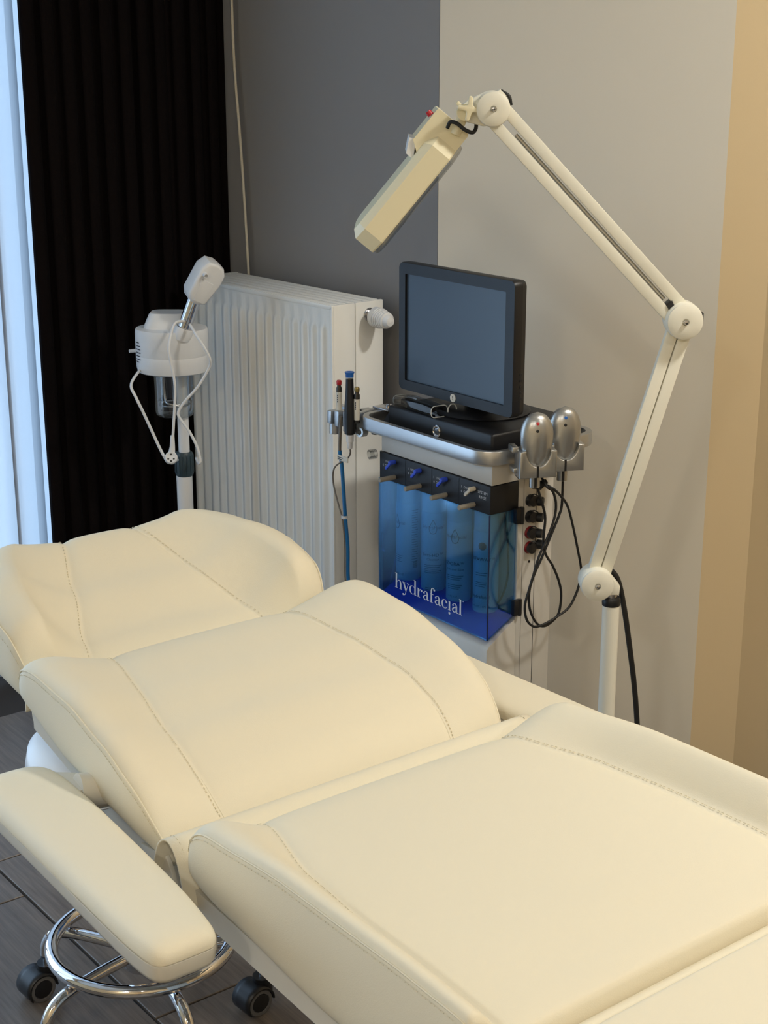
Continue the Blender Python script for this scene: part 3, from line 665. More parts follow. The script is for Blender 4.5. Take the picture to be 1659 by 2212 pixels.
# ------------------------------------------------------------------ magnifier lamp
def lamp():
    Y = 2.70
    t = thing('magnifier_lamp', 'white jointed magnifying lamp on a floor pole behind the bed', 'lamp', (.425, Y, 0), 0)
    A = Vector((.184, Y, 1.498)); B = Vector((.528, Y, 1.137)); C = Vector((.394, Y, .647))
    part(t, 'pole', MB().cyl((.425, Y, .06), (.4245, Y, .604), .0160), M_LAMPW)
    part(t, 'pole_cap', MB().lathe([(0, .600), (.0168, .600), (.0172, .604), (.0172, .612), (.015, .616), (0, .616)], (.4245, Y, 0)), M_BLACK)
    part(t, 'pivot_pin', MB().cyl((.4245, Y, .612), (.4235, Y, .632), .011), M_STEEL)
    ba = part(t, 'base', MB().box(.425 - .17, .425 + .17, Y - .17, Y + .17, .045, .075, .01), M_LAMPW)
    for dx in (-.15, .15):
        for dy in (-.15, .15):
            part(t, 'base_caster', MB().lathe([(0, -.008), (.02, -.008), (.022, -.005), (.022, .005), (.02, .008), (0, .008)], (.425 + dx, Y + dy, .0225), (1, 0, 0), 18), M_BLACK, parent=ba)
    def joint(P, r, nm='joint_disc'):
        back = part(t, 'joint_housing', MB().lathe([(0, -.022), (r * .97, -.022), (r * 1.04, -.018), (r * 1.04, .018), (r * .97, .022), (0, .022)], P, (0, -1, 0), 40), M_LAMPW)
        d = part(t, nm, MB().lathe([(0, .022), (r * .99, .022), (r, .0235), (r * .985, .0275), (r * .90, .0290), (r * .26, .0325), (r * .20, .0320), (r * .18, .030), (0, .030)], P, (0, -1, 0), 40), M_LAMPW, parent=back)
        part(t, 'screw', MB().lathe([(0, .030), (r * .15, .030), (r * .155, .0335), (r * .11, .0365), (0, .0372)], P, (0, -1, 0), 18), M_STEEL, parent=back)
        part(t, 'screw_slot', MB().box(-.0028, .0028, -.0375, -.0365, -.0006, .0006, M=Matrix.Translation(P)), M_BLACK, parent=back)
        return back
    joint(A, .0285); joint(B, .0315); joint(C, .0300)
    # yoke between lower joint and pole
    part(t, 'yoke', MB().prism([(.392, .668), (.418, .664), (.438, .640), (.437, .624), (.408, .622), (.400, .628)], Y - .014, Y + .014, 'y', .003), M_LAMPW)
    # bars
    def bar(P, Q, off, w, d, yc, m=M_LAMPW, name='arm_bar', trim=(.0, .0)):
        u = (Q - P).normalized(); n = Vector((-u.z, 0, u.x))
        p = P + n * off + u * trim[0]; q = Q + n * off - u * trim[1]
        mb = MB(); V = []
        Mx = Matrix(((*u, 0), (0, 1, 0, 0), (*n, 0), (0, 0, 0, 1))).transposed(); Mx.translation = p
        L = (q - p).length
        mb.box(0, L, -d / 2, d / 2, -w / 2, w / 2, .0016, 2, M=Mx @ Matrix.Translation((0, yc, 0)))
        return part(t, name, mb, m)
    bar(A, B, .0155, .0195, .017, 0, trim=(.012, .012)); bar(A, B, -.0145, .0195, .017, 0, trim=(.012, .012))
    bar(B, C, .0112, .0205, .017, 0, trim=(.02, .02)); bar(B, C, -.0112, .0205, .017, 0, trim=(.02, .02))
    # inner springs between the bars of the upper arm
    u = (B - A).normalized()
    part(t, 'spring', MB().cyl(A + u * .06 + Vector((0, .004, 0)), B - u * .05 + Vector((0, .004, 0)), .0035, n=10), M_STEEL)
    # elbow black stops and upper tab
    part(t, 'elbow_stop', MB().prism([(.497, 1.165), (.506, 1.172), (.512, 1.160), (.503, 1.150)], Y - .012, Y + .018, 'y', .002), M_BLACK)
    part(t, 'elbow_stop', MB().prism([(.556, 1.152), (.5625, 1.150), (.5625, 1.137), (.557, 1.136)], Y - .012, Y + .018, 'y', .001), M_BLACK)
    part(t, 'joint_tab', MB().prism([(.186, 1.524), (.196, 1.530), (.207, 1.520), (.198, 1.510)], Y - .012, Y + .014, 'y', .002), M_LAMPW)
    # yoke from the top joint to the lamp head
    y2 = part(t, 'head_yoke', MB().prism([(.195, 1.526), (.176, 1.527), (.142, 1.512), (.128, 1.500), (.128, 1.486), (.140, 1.476), (.168, 1.469), (.190, 1.470)], Y - .006, Y + .016, 'y', .003), M_LAMPW)
    part(t, 'head_pivot', MB().lathe([(0, -.02), (.0125, -.02), (.0135, -.016), (.0135, .014), (0, .014)], (.137, Y, 1.492), (0, -1, 0), 28), M_LAMPC)
    part(t, 'swivel_stem', MB().cyl((.122, Y + .004, 1.455), (.134, Y + .004, 1.484), .0085, .0095), M_LAMPC)
    # star-shaped hand knob
    kc = Vector((.1445, Y - .020, 1.4985)); out = []
    for k in range(4):
        a = radians([85, 172, 258, 350][k]); a2 = radians([172, 258, 350, 445][k])
        d = Vector((cos(a), sin(a))); n_ = Vector((-d.y, d.x))
        for q in range(7):
            th = -pi / 2 + pi * q / 6; p = d * (.0175 + .0036 * cos(th)) + n_ * (.0036 * sin(th)); out.append((kc.x + p.x, kc.z + p.y))
        am = (a + a2) / 2; m_ = Vector((cos(am), sin(am)))
        for w_, f in ((-.28, .0092), (0, .0078), (.28, .0092)):
            mm = Vector((cos(am + w_), sin(am + w_))); out.append((kc.x + mm.x * f, kc.z + mm.y * f))
    part(t, 'star_knob', MB().prism(out, kc.y - .006, kc.y + .006, 'y', .0022, 3), M_LAMPC, smooth=60)
    part(t, 'star_knob_back', MB().prism(capsule_poly(.127, 1.506, .134, 1.498, .0036), Y + .014, Y + .024, 'y', .002), M_LAMPC)
    # lamp head, built from its profile in the plane of the arms
    hx = [(.067, 1.426), (-.046, 1.293), (-.0495, 1.281), (-.0445, 1.270), (-.0215, 1.249), (-.015, 1.250), (.131, 1.431), (.134, 1.441), (.112, 1.463), (.105, 1.462)]
    def hull(inner, y, sc):  # points pulled towards the head's middle line
        out = []
        a0 = Vector((.105, 1.446)); a1 = Vector((-.030, 1.280))
        for p in inner:
            p = Vector(p); f = max(0, min(1, (p - a0).dot(a1 - a0) / (a1 - a0).length_squared)); c = a0 + (a1 - a0) * f
            q = c + (p - c) * sc; out.append((q.x, y, q.y))
        return out
    # side walls near the viewer and far, joined to a broad pan about 0.17 m deep
    D = .165
    u = (Vector((-.034, 1.266)) - Vector((.119, 1.452))).normalized(); n = Vector((u.y, -u.x))  # n points down-right (lens side)
    if n.x < 0: n = -n
    P0 = Vector((.119, 1.452)); L = .236
    def pt(a, b, y):   # a along the head, b across its thickness (+ lens side)
        q = P0 + u * a + n * b; return Vector((q.x, y, q.y))
    y0 = Y - .012
    # octagonal plan outline (a, y) at several thickness levels b
    def plan(ins):
        return [(0 + ins, .035 + ins * .4), (.034 + ins * .4, 0 + ins), (L - .020, 0 + ins), (L + .006 - ins * .7, .024 + ins * .4), (L + .008 - ins, D - .024 - ins * .4), (L - .020, D - ins), (.034 + ins * .4, D - ins), (0 + ins, D - .035 - ins * .4)]
    V = []; F = []; lv = [(.034, -.0335), (.015, -.0315), (.002, -.0215), (0, -.019), (0, .0175), (.002, .020), (.018, .020), (.020, .006)]
    for ins, b in lv:
        for a, yy in plan(ins): V.append(pt(a, b, y0 + yy))
    for j in range(len(lv) - 1):
        for k in range(8): F.append((j * 8 + k, j * 8 + (k + 1) % 8, (j + 1) * 8 + (k + 1) % 8, (j + 1) * 8 + k))
    F.append(tuple(range(8))); F.append(tuple(range((len(lv) - 1) * 8, len(lv) * 8)))
    hd = part(t, 'lamp_head', MB().add(V, F), M_LAMPC, smooth=25, label='cream octagonal lamp head')
    V = []; F = []
    for ins, b in [(.004, .0195), (.006, .026), (.014, .029)]:
        for a, yy in plan(ins): V.append(pt(a, b, y0 + yy))
    for j in range(2):
        for k in range(8): F.append((j * 8 + k, j * 8 + (k + 1) % 8, (j + 1) * 8 + (k + 1) % 8, (j + 1) * 8 + k))
    F.append(tuple(range(16, 24)))
    part(t, 'lens_cover', MB().add(V, F), M_CLEAR, parent=hd, smooth=25, label='clear plastic lens cover')
    # switch housing on top of the head near the joint
    V = []; F = []
    prof = [(-.0195, -.0405), (-.0195, .0185), (.004, .020), (.012, -.010), (.050, -.034), (.041, -.0555), (.034, -.062)]
    prof = [(-.018, -.050), (-.0195, -.044), (-.0195, .016), (-.016, .0195), (.03, .0195), (.062, -.030), (.048, -.050)]
    W0, W1 = .018, D - .018
    for yy in (W0, W1):
        for a, b in prof: V.append(pt(a, b, y0 + yy))
    m = len(prof)
    for k in range(m): F.append((k, (k + 1) % m, m + (k + 1) % m, m + k))
    F.append(tuple(range(m))); F.append(tuple(range(m, 2 * m))[::-1])
    sw = part(t, 'switch_housing', MB().add(V, F), M_LAMPC, parent=hd, smooth=20)
    q = pt(-.002, -.051, y0 + .045); part(t, 'switch_button', MB().cyl(q, q + Vector((-.0055, 0, .0065)), .006, .005, 14), M_RED, parent=hd, label='red switch')
    wedge = [(.040, -.054), (.046, -.064), (.073, -.060), (.074, -.036)]
    V = [pt(a, b, y0 + yy) for yy in (W0 + .004, W1 - .004) for a, b in [(.044, -.047), (.050, -.057), (.074, -.044), (.074, -.028)]]
    part(t, 'housing_end', MB().add(V, [(0, 1, 5, 4), (1, 2, 6, 5), (2, 3, 7, 6), (3, 0, 4, 7), (0, 3, 2, 1), (4, 5, 6, 7)]), M_WHITEP, parent=hd, smooth=0)
    # black cable loop at the head and along the pole
    part(t, 'head_cable', MB().tube([(.108, Y - .002, 1.466), (.113, Y - .006, 1.476), (.124, Y - .010, 1.474), (.137, Y - .012, 1.464), (.150, Y - .010, 1.459), (.156, Y - .004, 1.464), (.158, Y + .006, 1.473)], .0034, 10, smooth=6), M_RUBBER, smooth=180)
    part(t, 'joint_cable', MB().tube([(.199, Y + .016, 1.527), (.213, Y + .014, 1.518), (.217, Y + .014, 1.503)], .003, 8, smooth=5), M_RUBBER, smooth=180)
    part(t, 'mains_cable', MB().tube([(.405, Y + .02, .668), (.423, Y + .024, .662), (.440, Y + .024, .638), (.454, Y + .022, .580), (.467, Y + .02, .505), (.479, Y + .02, .429), (.489, Y + .02, .342), (.497, Y + .02, .22), (.52, Y + .03, .08), (.60, Y + .06, .006)], .0052, 10, smooth=6), M_RUBBER, smooth=180)
lamp()

# ------------------------------------------------------------------ treatment machine
XL, XR, YF, YB = -2.523, -2.168, 1.950, 2.120
CART = thing('facial_machine', 'grey upright facial machine with black valve panel and silver tray rail', 'machine', ((XL + XR) / 2, 2.04, 0), AB)
def ribbon(pts, w):
    """flat ribbon in 2D with a width per point -> verts, faces"""
    V = []; F = []; n = len(pts)
    for i, (x, y) in enumerate(pts):
        a = pts[max(i - 1, 0)]; b = pts[min(i + 1, n - 1)]; d = Vector((b[0] - a[0], b[1] - a[1])); d = d.normalized() if d.length else Vector((1, 0)); nn = Vector((-d.y, d.x))
        ww = w[i] if isinstance(w, (list, tuple)) else w
        V += [(x + nn.x * ww / 2, y + nn.y * ww / 2), (x - nn.x * ww / 2, y - nn.y * ww / 2)]
    for i in range(n - 1): F.append((2 * i, 2 * i + 1, 2 * i + 3, 2 * i + 2))
    return V, F
class Glyphs:
    """high-contrast serif lettering drawn from strokes, x-height 1"""
    TH, HL = .21, .065
    def __init__(s): s.V = []; s.F = []
    def add(s, VF): o = len(s.V); s.V += VF[0]; s.F += [tuple(i + o for i in f) for f in VF[1]]
    def stem(s, x, y0, y1, w=None): s.add(ribbon([(x, y0), (x, y1)], w or s.TH))
    def bar(s, x0, x1, y, w=None): s.add(ribbon([(x0, y), (x1, y)], w or s.HL))
    def curve(s, pts, w, n=6):
        P = cat_rom([(a, b, 0) for a, b in pts], n); k = len(pts) - 1
        W = []
        for i in range(len(P)):
            f = i / n; j = min(int(f), k - 1); W.append(w[j] + (w[j + 1] - w[j]) * (f - j))
        s.add(ribbon([(p.x, p.y) for p in P], W))
    def dot(s, x, y, r):
        o = len(s.V); n = 14; s.V += [(x + r * cos(2 * pi * k / n), y + r * sin(2 * pi * k / n)) for k in range(n)]; s.F.append(tuple(range(o, o + n)))
    def shoulder(s, x0, x1):      # arch of h
        s.curve([(x0, .70), (x0 + .16, .90), (x0 + .36, .98), (x1 - .06, .84), (x1, .58)], [.05, .07, .09, .19, s.TH]); s.stem(x1, 0, .6)
    def bowl(s, cx, cy, rx, ry, side):
        P = []; W = []
        for k in range(33):
            a = 2 * pi * k / 32; P.append((cx + rx * cos(a), cy + ry * sin(a)))
            th = .05 + .17 * max(0, -cos(a) if side < 0 else cos(a)) ** 1.3; W.append(th)
        s.add(ribbon(P, W))
    def h(s, x): s.stem(x + .2, 0, 1.72); s.bar(x, x + .42, .03); s.bar(x, x + .2, 1.69); s.shoulder(x + .28, x + .86); s.bar(x + .66, x + 1.06, .03); return 1.1
    def y(s, x):
        s.add(ribbon([(x + .16, .97), (x + .52, .06)], [s.TH, s.TH])); s.curve([(x + .86, .97), (x + .55, .1), (x + .38, -.38), (x + .12, -.52)], [.06, .07, .07, .06]); s.dot(x + .12, -.44, .12); s.bar(x - .02, x + .4, .97); s.bar(x + .66, x + 1.02, .97); return 1.0
    def d(s, x): s.bowl(x + .46, .5, .36, .47, -1); s.stem(x + .84, 0, 1.72); s.bar(x + .62, x + .84, 1.69); s.bar(x + .84, x + 1.06, .03); return 1.1
    def r(s, x): s.stem(x + .2, 0, 1.0); s.bar(x, x + .44, .03); s.bar(x, x + .2, .97); s.curve([(x + .28, .62), (x + .42, .90), (x + .62, .94)], [.05, .07, .08]); s.dot(x + .66, .84, .125); return .82
    def a(s, x):
        s.stem(x + .66, .12, .72); s.curve([(x + .66, .68), (x + .58, .93), (x + .36, .98), (x + .17, .84)], [s.TH, .12, .06, .06]); s.dot(x + .18, .76, .11)
        s.curve([(x + .62, .60), (x + .32, .50), (x + .14, .28), (x + .26, .05), (x + .46, .05), (x + .62, .20)], [.06, .09, .19, .12, .07, .06]); s.curve([(x + .66, .14), (x + .76, .02), (x + .92, .10)], [s.TH, .09, .05]); return .95
    def f(s, x): s.stem(x + .26, 0, 1.36); s.bar(x + .06, x + .50, .03); s.bar(x + .06, x + .56, .96); s.curve([(x + .26, 1.32), (x + .34, 1.60), (x + .54, 1.68), (x + .66, 1.60)], [s.TH, .12, .06, .07]); s.dot(x + .66, 1.52, .12); return .68
    def c(s, x):
        s.curve([(x + .76, .74), (x + .62, .93), (x + .46, .97), (x + .22, .84), (x + .13, .5), (x + .22, .16), (x + .46, .03), (x + .66, .08), (x + .80, .25)], [.06, .06, .06, .15, .21, .15, .06, .06, .05]); s.dot(x + .72, .76, .12); return .9
    def i(s, x): s.stem(x + .22, 0, 1.0); s.bar(x + .02, x + .44, .03); s.bar(x + .02, x + .22, .97); s.dot(x + .22, -.34, .14); return .5
    def l(s, x): s.stem(x + .22, 0, 1.72); s.bar(x + .02, x + .44, .03); s.bar(x + .02, x + .22, 1.69); return .5
def panel_text(body, size, x, z, y, m, name='lettering', parent=None, align='LEFT', root=None):
    V, F = text_geo(body, size, align)
    mb = MB().add([(x + v.x, y, z + v.y) for v in V], F); return part(root or CART, name, mb, m, parent=parent, smooth=0, recalc=False)
def machine():
    t = CART
    # upper body, back column and lower body
    lo = MB(); lo.prism([(1.944, .10), (1.944, .424), (1.950, .432), (2.016, .474), (2.022, .474), (2.022, .10)], XL - .006, XR + .002, 'x', .002)
    part(t, 'lower_body', lo, M_BODY)
    part(t, 'back_column', MB().box(XL, XR, 2.0225, YB, .10, .812, .003), M_BODY)
    part(t, 'top_body', MB().box(XL, XR, YF, 2.0225, .7705, .812, .002), M_BODY)
    part(t, 'side_groove', MB().box(XR - .001, XR + .0006, 2.0715, 2.0725, .11, .80), M_BLACK)
    part(t, 'side_groove', MB().box(XR - .001, XR + .0006, 2.0365, 2.0372, .11, .77), mat('groove_grey', (120, 116, 108), .6))
    part(t, 'tray_plate', MB().prism(rrect(-2.562, -2.160, 1.925, 2.215, .035), .812, .822, 'z', .002), M_BODY)
    # rail around the tray
    path = [(a, b, .832) for a, b in rrect(-2.570, -2.150, 1.922, 2.222, .045, 8)]
    sec = [(-.006, -.0135), (.006, -.0135), (.0068, -.0115), (.0068, .0115), (.006, .0135), (-.006, .0135), (-.0068, .0115), (-.0068, -.0115)]
    part(t, 'tray_rail', MB().tube(path, 1, closed=True, sec=sec), M_ALU, label='brushed silver rail around the tray')
    # black valve panel
    vp = part(t, 'valve_panel', MB().box(XL - .001, XR + .001, YF - .004, 2.022, .7115, .7695, .0015), M_BLACKM, label='black panel with four valves')
    for x in (-2.4355, -2.3485, -2.262): part(t, 'panel_joint', MB().box(x - .0004, x + .0004, YF - .0045, YF - .0038, .7125, .7685), M_BLACK, parent=vp)
    for k, (x, m) in enumerate([(-2.472, M_BLUE), (-2.386, M_BLUE), (-2.302, M_BLUE), (-2.215, M_BEIGEP)]):
        z = .7565
        lv = part(t, 'valve_lever', MB().prism(capsule_poly(x, z, x - .016, z - .015, .0030), YF - .016, YF - .011, 'y', .001), m, parent=vp)
        part(t, 'lever_hub', MB().lathe([(0, 0), (.0048, 0), (.0048, .014), (.0036, .016), (0, .016)], (x, YF - .003, z), (0, -1, 0), 16), m, parent=vp)
        part(t, 'hose_peg', MB().lathe([(0, 0), (.0052, 0), (.0052, .040), (.0044, .0415), (0, .0415)], (x + .000, YF - .003, .7235), (0, -1, 0), 16), M_PEG, parent=vp)
        xo = x - .040
        panel_text('I   ON', .0072, xo, .7500, YF - .0047, M_TEXTG, parent=vp); panel_text('0  OFF', .0072, xo, .7405, YF - .0047, M_TEXTG, parent=vp)
    panel_text('SYSTEM', .0085, -2.1895, .7505, YF - .0047, M_TEXTG, parent=vp, align='CENTER'); panel_text('RINSE', .0085, -2.1895, .7405, YF - .0047, M_TEXTG, parent=vp, align='CENTER')
    # blue acrylic cover: front, two sides, floor
    cv = MB(); pf = [(YF - .006, .446), (YF - .006, .7115), (YF - .003, .7115), (YF - .003, .446)]
    cv.box(XL - .002, XR + .002, YF - .006, YF - .003, .446, .7115)
    side = [(YF - .003, .4465), (2.016, .4845), (2.016, .7115), (YF - .003, .7115)]
    cv.prism(side, XR - .001, XR + .002, 'x'); cv.prism(side, XL - .002, XL + .001, 'x')
    co = part(t, 'bottle_cover', cv, M_COVER, smooth=0, label='transparent blue acrylic bottle cover')
    eg = MB(); eg.box(XR + .0005, XR + .0026, YF - .0066, YF - .0045, .446, .7115)
    part(t, 'cover_edge', eg, mat('dark_blue_edge', (14, 30, 74), .3), parent=co)
    part(t, 'cover_floor', MB().prism([(YF - .0028, .4465), (YF - .0028, .4485), (2.0155, .4860), (2.0155, .4840)], XL + .001, XR - .001, 'x'), mat('blue_floor', (40, 90, 235), .35), parent=co)
    for z0, z1 in ((.683, .716), (.487, .520)):
        hg = part(t, 'cover_hinge', MB().box(XR + .001, XR + .012, 2.008, 2.030, z0, z1, .002), M_BLACK); part(t, 'hinge_pin', MB().cyl((XR + .010, 2.024, z0 - .001), (XR + .010, 2.024, z1 + .001), .0045, n=14), M_BLACK, parent=hg)
    part(t, 'cover_latch', MB().lathe([(0, 0), (.013, 0), (.013, .002), (0, .002)], (XL - .0025, 1.985, .632), (-1, 0, 0), 24), M_CLEAR)
    # big white lettering
    g = Glyphs(); x = 0
    for ch in 'hydrafacial': x += getattr(g, ch)(x) + .03
    g.dot(x + .05, 1.62, .06)
    sc = .0195; k = .224 / (x * sc)
    mb = MB().add([(-2.466 + a * sc * k, YF - .0068, .4785 + b * sc) for a, b in g.V], g.F)
    part(t, 'logo_lettering', mb, M_TEXTW, parent=co, smooth=0, recalc=False, label='white hydrafacial lettering')
    # sockets on the right side with tethered caps
    for k, z in enumerate((.724, .690, .656, .624)):
        s_ = part(t, 'socket', MB().lathe([(0, 0), (.0125, 0), (.013, .002), (.0115, .004), (.0105, .010), (.006, .0105), (0, .0105)], (XR, 2.054, z), (1, 0, 0), 24), mat('dark_red_ring', (120, 14, 20), .4) if k > 1 else M_BLACK)
        part(t, 'socket_body', MB().lathe([(0, .003), (.0113, .003), (.0110, .0125), (.005, .0135), (0, .0135)], (XR, 2.054, z), (1, 0, 0), 24), M_BLACK, parent=s_)
        part(t, 'socket_cap', MB().lathe([(0, 0), (.0095, 0), (.0100, .004), (.0092, .013), (0, .0135)], (XR + .006, 2.068 + .003 * (k == 3), z - .003 + .008 * (k == 3)), (.85, .5, 0), 20), M_RUBBER, parent=s_)
        part(t, 'cap_tether', MB().tube([(XR + .005, 2.050, z + .010), (XR + .012, 2.054, z + .015), (XR + .014, 2.064, z + .010)], .0012, 6, smooth=5), M_RUBBER, parent=s_)
    part(t, 'screw_hole', MB().cyl((XR - .001, 2.056, .593), (XR + .0008, 2.056, .593), .0026, n=14), M_BLACK)
    # left side fittings: hook and clear line
    part(t, 'hose_clip', MB().lathe([(.0075, 0), (.0105, 0), (.0105, .016), (.0075, .016), (.0075, 0)], (XL - .012, 1.944, .762), (-.2, -1, 0), 24), M_CLEAR)
    part(t, 'clip_mount', MB().box(XL - .006, XL, 1.95, 1.958, .755, .770, .001), M_CLEAR)
    part(t, 'clear_line', MB().tube([(XL - .004, 1.955, .75), (XL - .012, 1.958, .70), (XL - .016, 1.955, .60), (XL - .014, 1.955, .52), (XL - .008, 1.955, .46)], .0018, 8, smooth=6), M_CLEAR)
    part(t, 'side_handle', MB().tube([(XL - .003, 1.962, .585), (XL - .014, 1.962, .58), (XL - .016, 1.962, .562), (XL - .012, 1.962, .545), (XL - .003, 1.962, .540)], .0016, 8, smooth=6), M_STEEL)
    # interior tubes
    part(t, 'inner_tube', MB().tube([(-2.505, 1.985, .705), (-2.512, 1.985, .62), (-2.498, 1.975, .55), (-2.512, 1.968, .47)], .0032, 8, smooth=8), M_TUBEBLUE)
    part(t, 'inner_tube', MB().tube([(-2.185, 2.00, .705), (-2.178, 2.006, .64), (-2.180, 2.008, .56), (-2.195, 2.00, .51), (-2.24, 2.02, .50)], .0022, 8, smooth=8), M_BLACK)
    # base with casters, behind the bed
    bs = part(t, 'base', MB().box(XL - .03, XR + .03, 1.93, 2.16, .055, .10, .01), M_BODY)
    for dx in (XL, XR):
        for dy in (1.95, 2.14): part(t, 'base_caster', MB().lathe([(0, -.01), (.025, -.01), (.0275, -.006), (.0275, .006), (.025, .01), (0, .01)], (dx, dy, .0275), (1, 0, 0), 20), M_BLACK, parent=bs)
machine()

# bottles behind the blue cover
def bottle(x, name, label, prints):
    y, z0, z1, r = 1.989, .487, .709, .0262
    t = thing(name, label, 'bottle', (x, y, z0), AB, 'bottles behind the blue cover')
    part(t, 'bottle_body', MB().lathe([(0, z0), (r - .003, z0), (r, z0 + .003), (r, z1 - .050), (r - .0015, z1 - .047), (0, z1 - .047)], (x, y, 0), n=36), M_BOTTLE)
    part(t, 'bottle_cap', MB().lathe([(0, z1 - .0465), (r - .001, z1 - .0465), (r - .001, z1 - .010), (r - .004, z1), (0, z1)], (x, y, 0), n=36), M_WHITEP)
    mb = MB(); rr = r + .0004
    def wrap(u, v, turn): a = u / r + turn + .87; return Vector((x + rr * sin(a), y - rr * cos(a), v))
    for kind, arg, size, v, turn in prints:
        if kind == 'text':
            V, F = text_geo(arg, size); mb.add([wrap(p.x, v + p.y, turn) for p in V], F)
        elif kind == 'drop':
            P = []
            for k in range(41):
                q = k / 40 * 2 * pi; P.append((.0105 * sin(q) * (sin(q / 2) ** 1.2), v + .0155 * cos(q) + (.0035 if False else 0)))
            V, F = ribbon(P, .0017); mb.add([wrap(a, b, turn) for a, b in V], F)
        elif kind == 'lines':
            n, w = arg
            for k in range(n):
                ww = w * (1 - .25 * ((k * 37) % 5) / 5)
                mb.grid(lambda a, b, k=k, ww=ww: wrap(-w / 2 + ww * a, v - k * size - .0011 * b, turn), 8, 1)
        elif kind == 'disc':
            mb.grid(lambda a, b: wrap(size * b * cos(2 * pi * a), v + size * b * sin(2 * pi * a), turn), 24, 5)
    part(t, 'label_print', mb, M_TEXTD, smooth=0, recalc=False)
bottle(-2.478, 'serum_bottle', 'white bottle seen edge-on, farthest left behind the blue cover', [('drop', 0, 0, .620, -1.1), ('text', 'Hydrafacial', .010, .615, -1.1), ('lines', (4, .03), .0045, .545, -1.0), ('text', 'NET 8 FL OZ', .006, .50, -1.0), ('lines', (22, .016), .0055, .648, .62), ('lines', (7, .012), .0022, .532, .64)])
bottle(-2.392, 'serum_bottle', 'white bottle with drop emblem and Beta-HD lettering behind the blue cover', [('drop', 0, 0, .632, -.05), ('text', 'HydraFacial', .0105, .627, -.05), ('text', 'Beta-HD\u2122', .0105, .566, -.05), ('text', 'Cleanser', .0075, .557, -.05), ('lines', (5, .040), .0042, .547, -.05), ('lines', (2, .03), .0042, .496, -.1)])
bottle(-2.309, 'serum_bottle', 'white bottle with drop emblem, third from the left behind the blue cover', [('drop', 0, 0, .632, -.35), ('text', 'HydraFacial', .0105, .627, -.35), ('text', 'GDORA\u2122', .0105, .568, -.45), ('text', 'pre-and-Skin', .0078, .557, -.35), ('lines', (3, .038), .0042, .546, -.35), ('lines', (3, .032), .0042, .526, -.35), ('text', '8 FL OZ', .006, .498, -.5)])
bottle(-2.224, 'serum_bottle', 'white bottle with round black mark and RINSEAWAY lettering at the cover corner', [('disc', 0, .0085, .632, -.35), ('text', 'RINSEAWAY\u2122', .0105, .600, -.55), ('lines', (2, .026), .0048, .575, -.4), ('lines', (3, .026), .0045, .555, -.4), ('text', 'hydrafacial', .010, .520, -.45), ('text', '16 FL OZ / 473 mL', .0058, .500, -.5)])

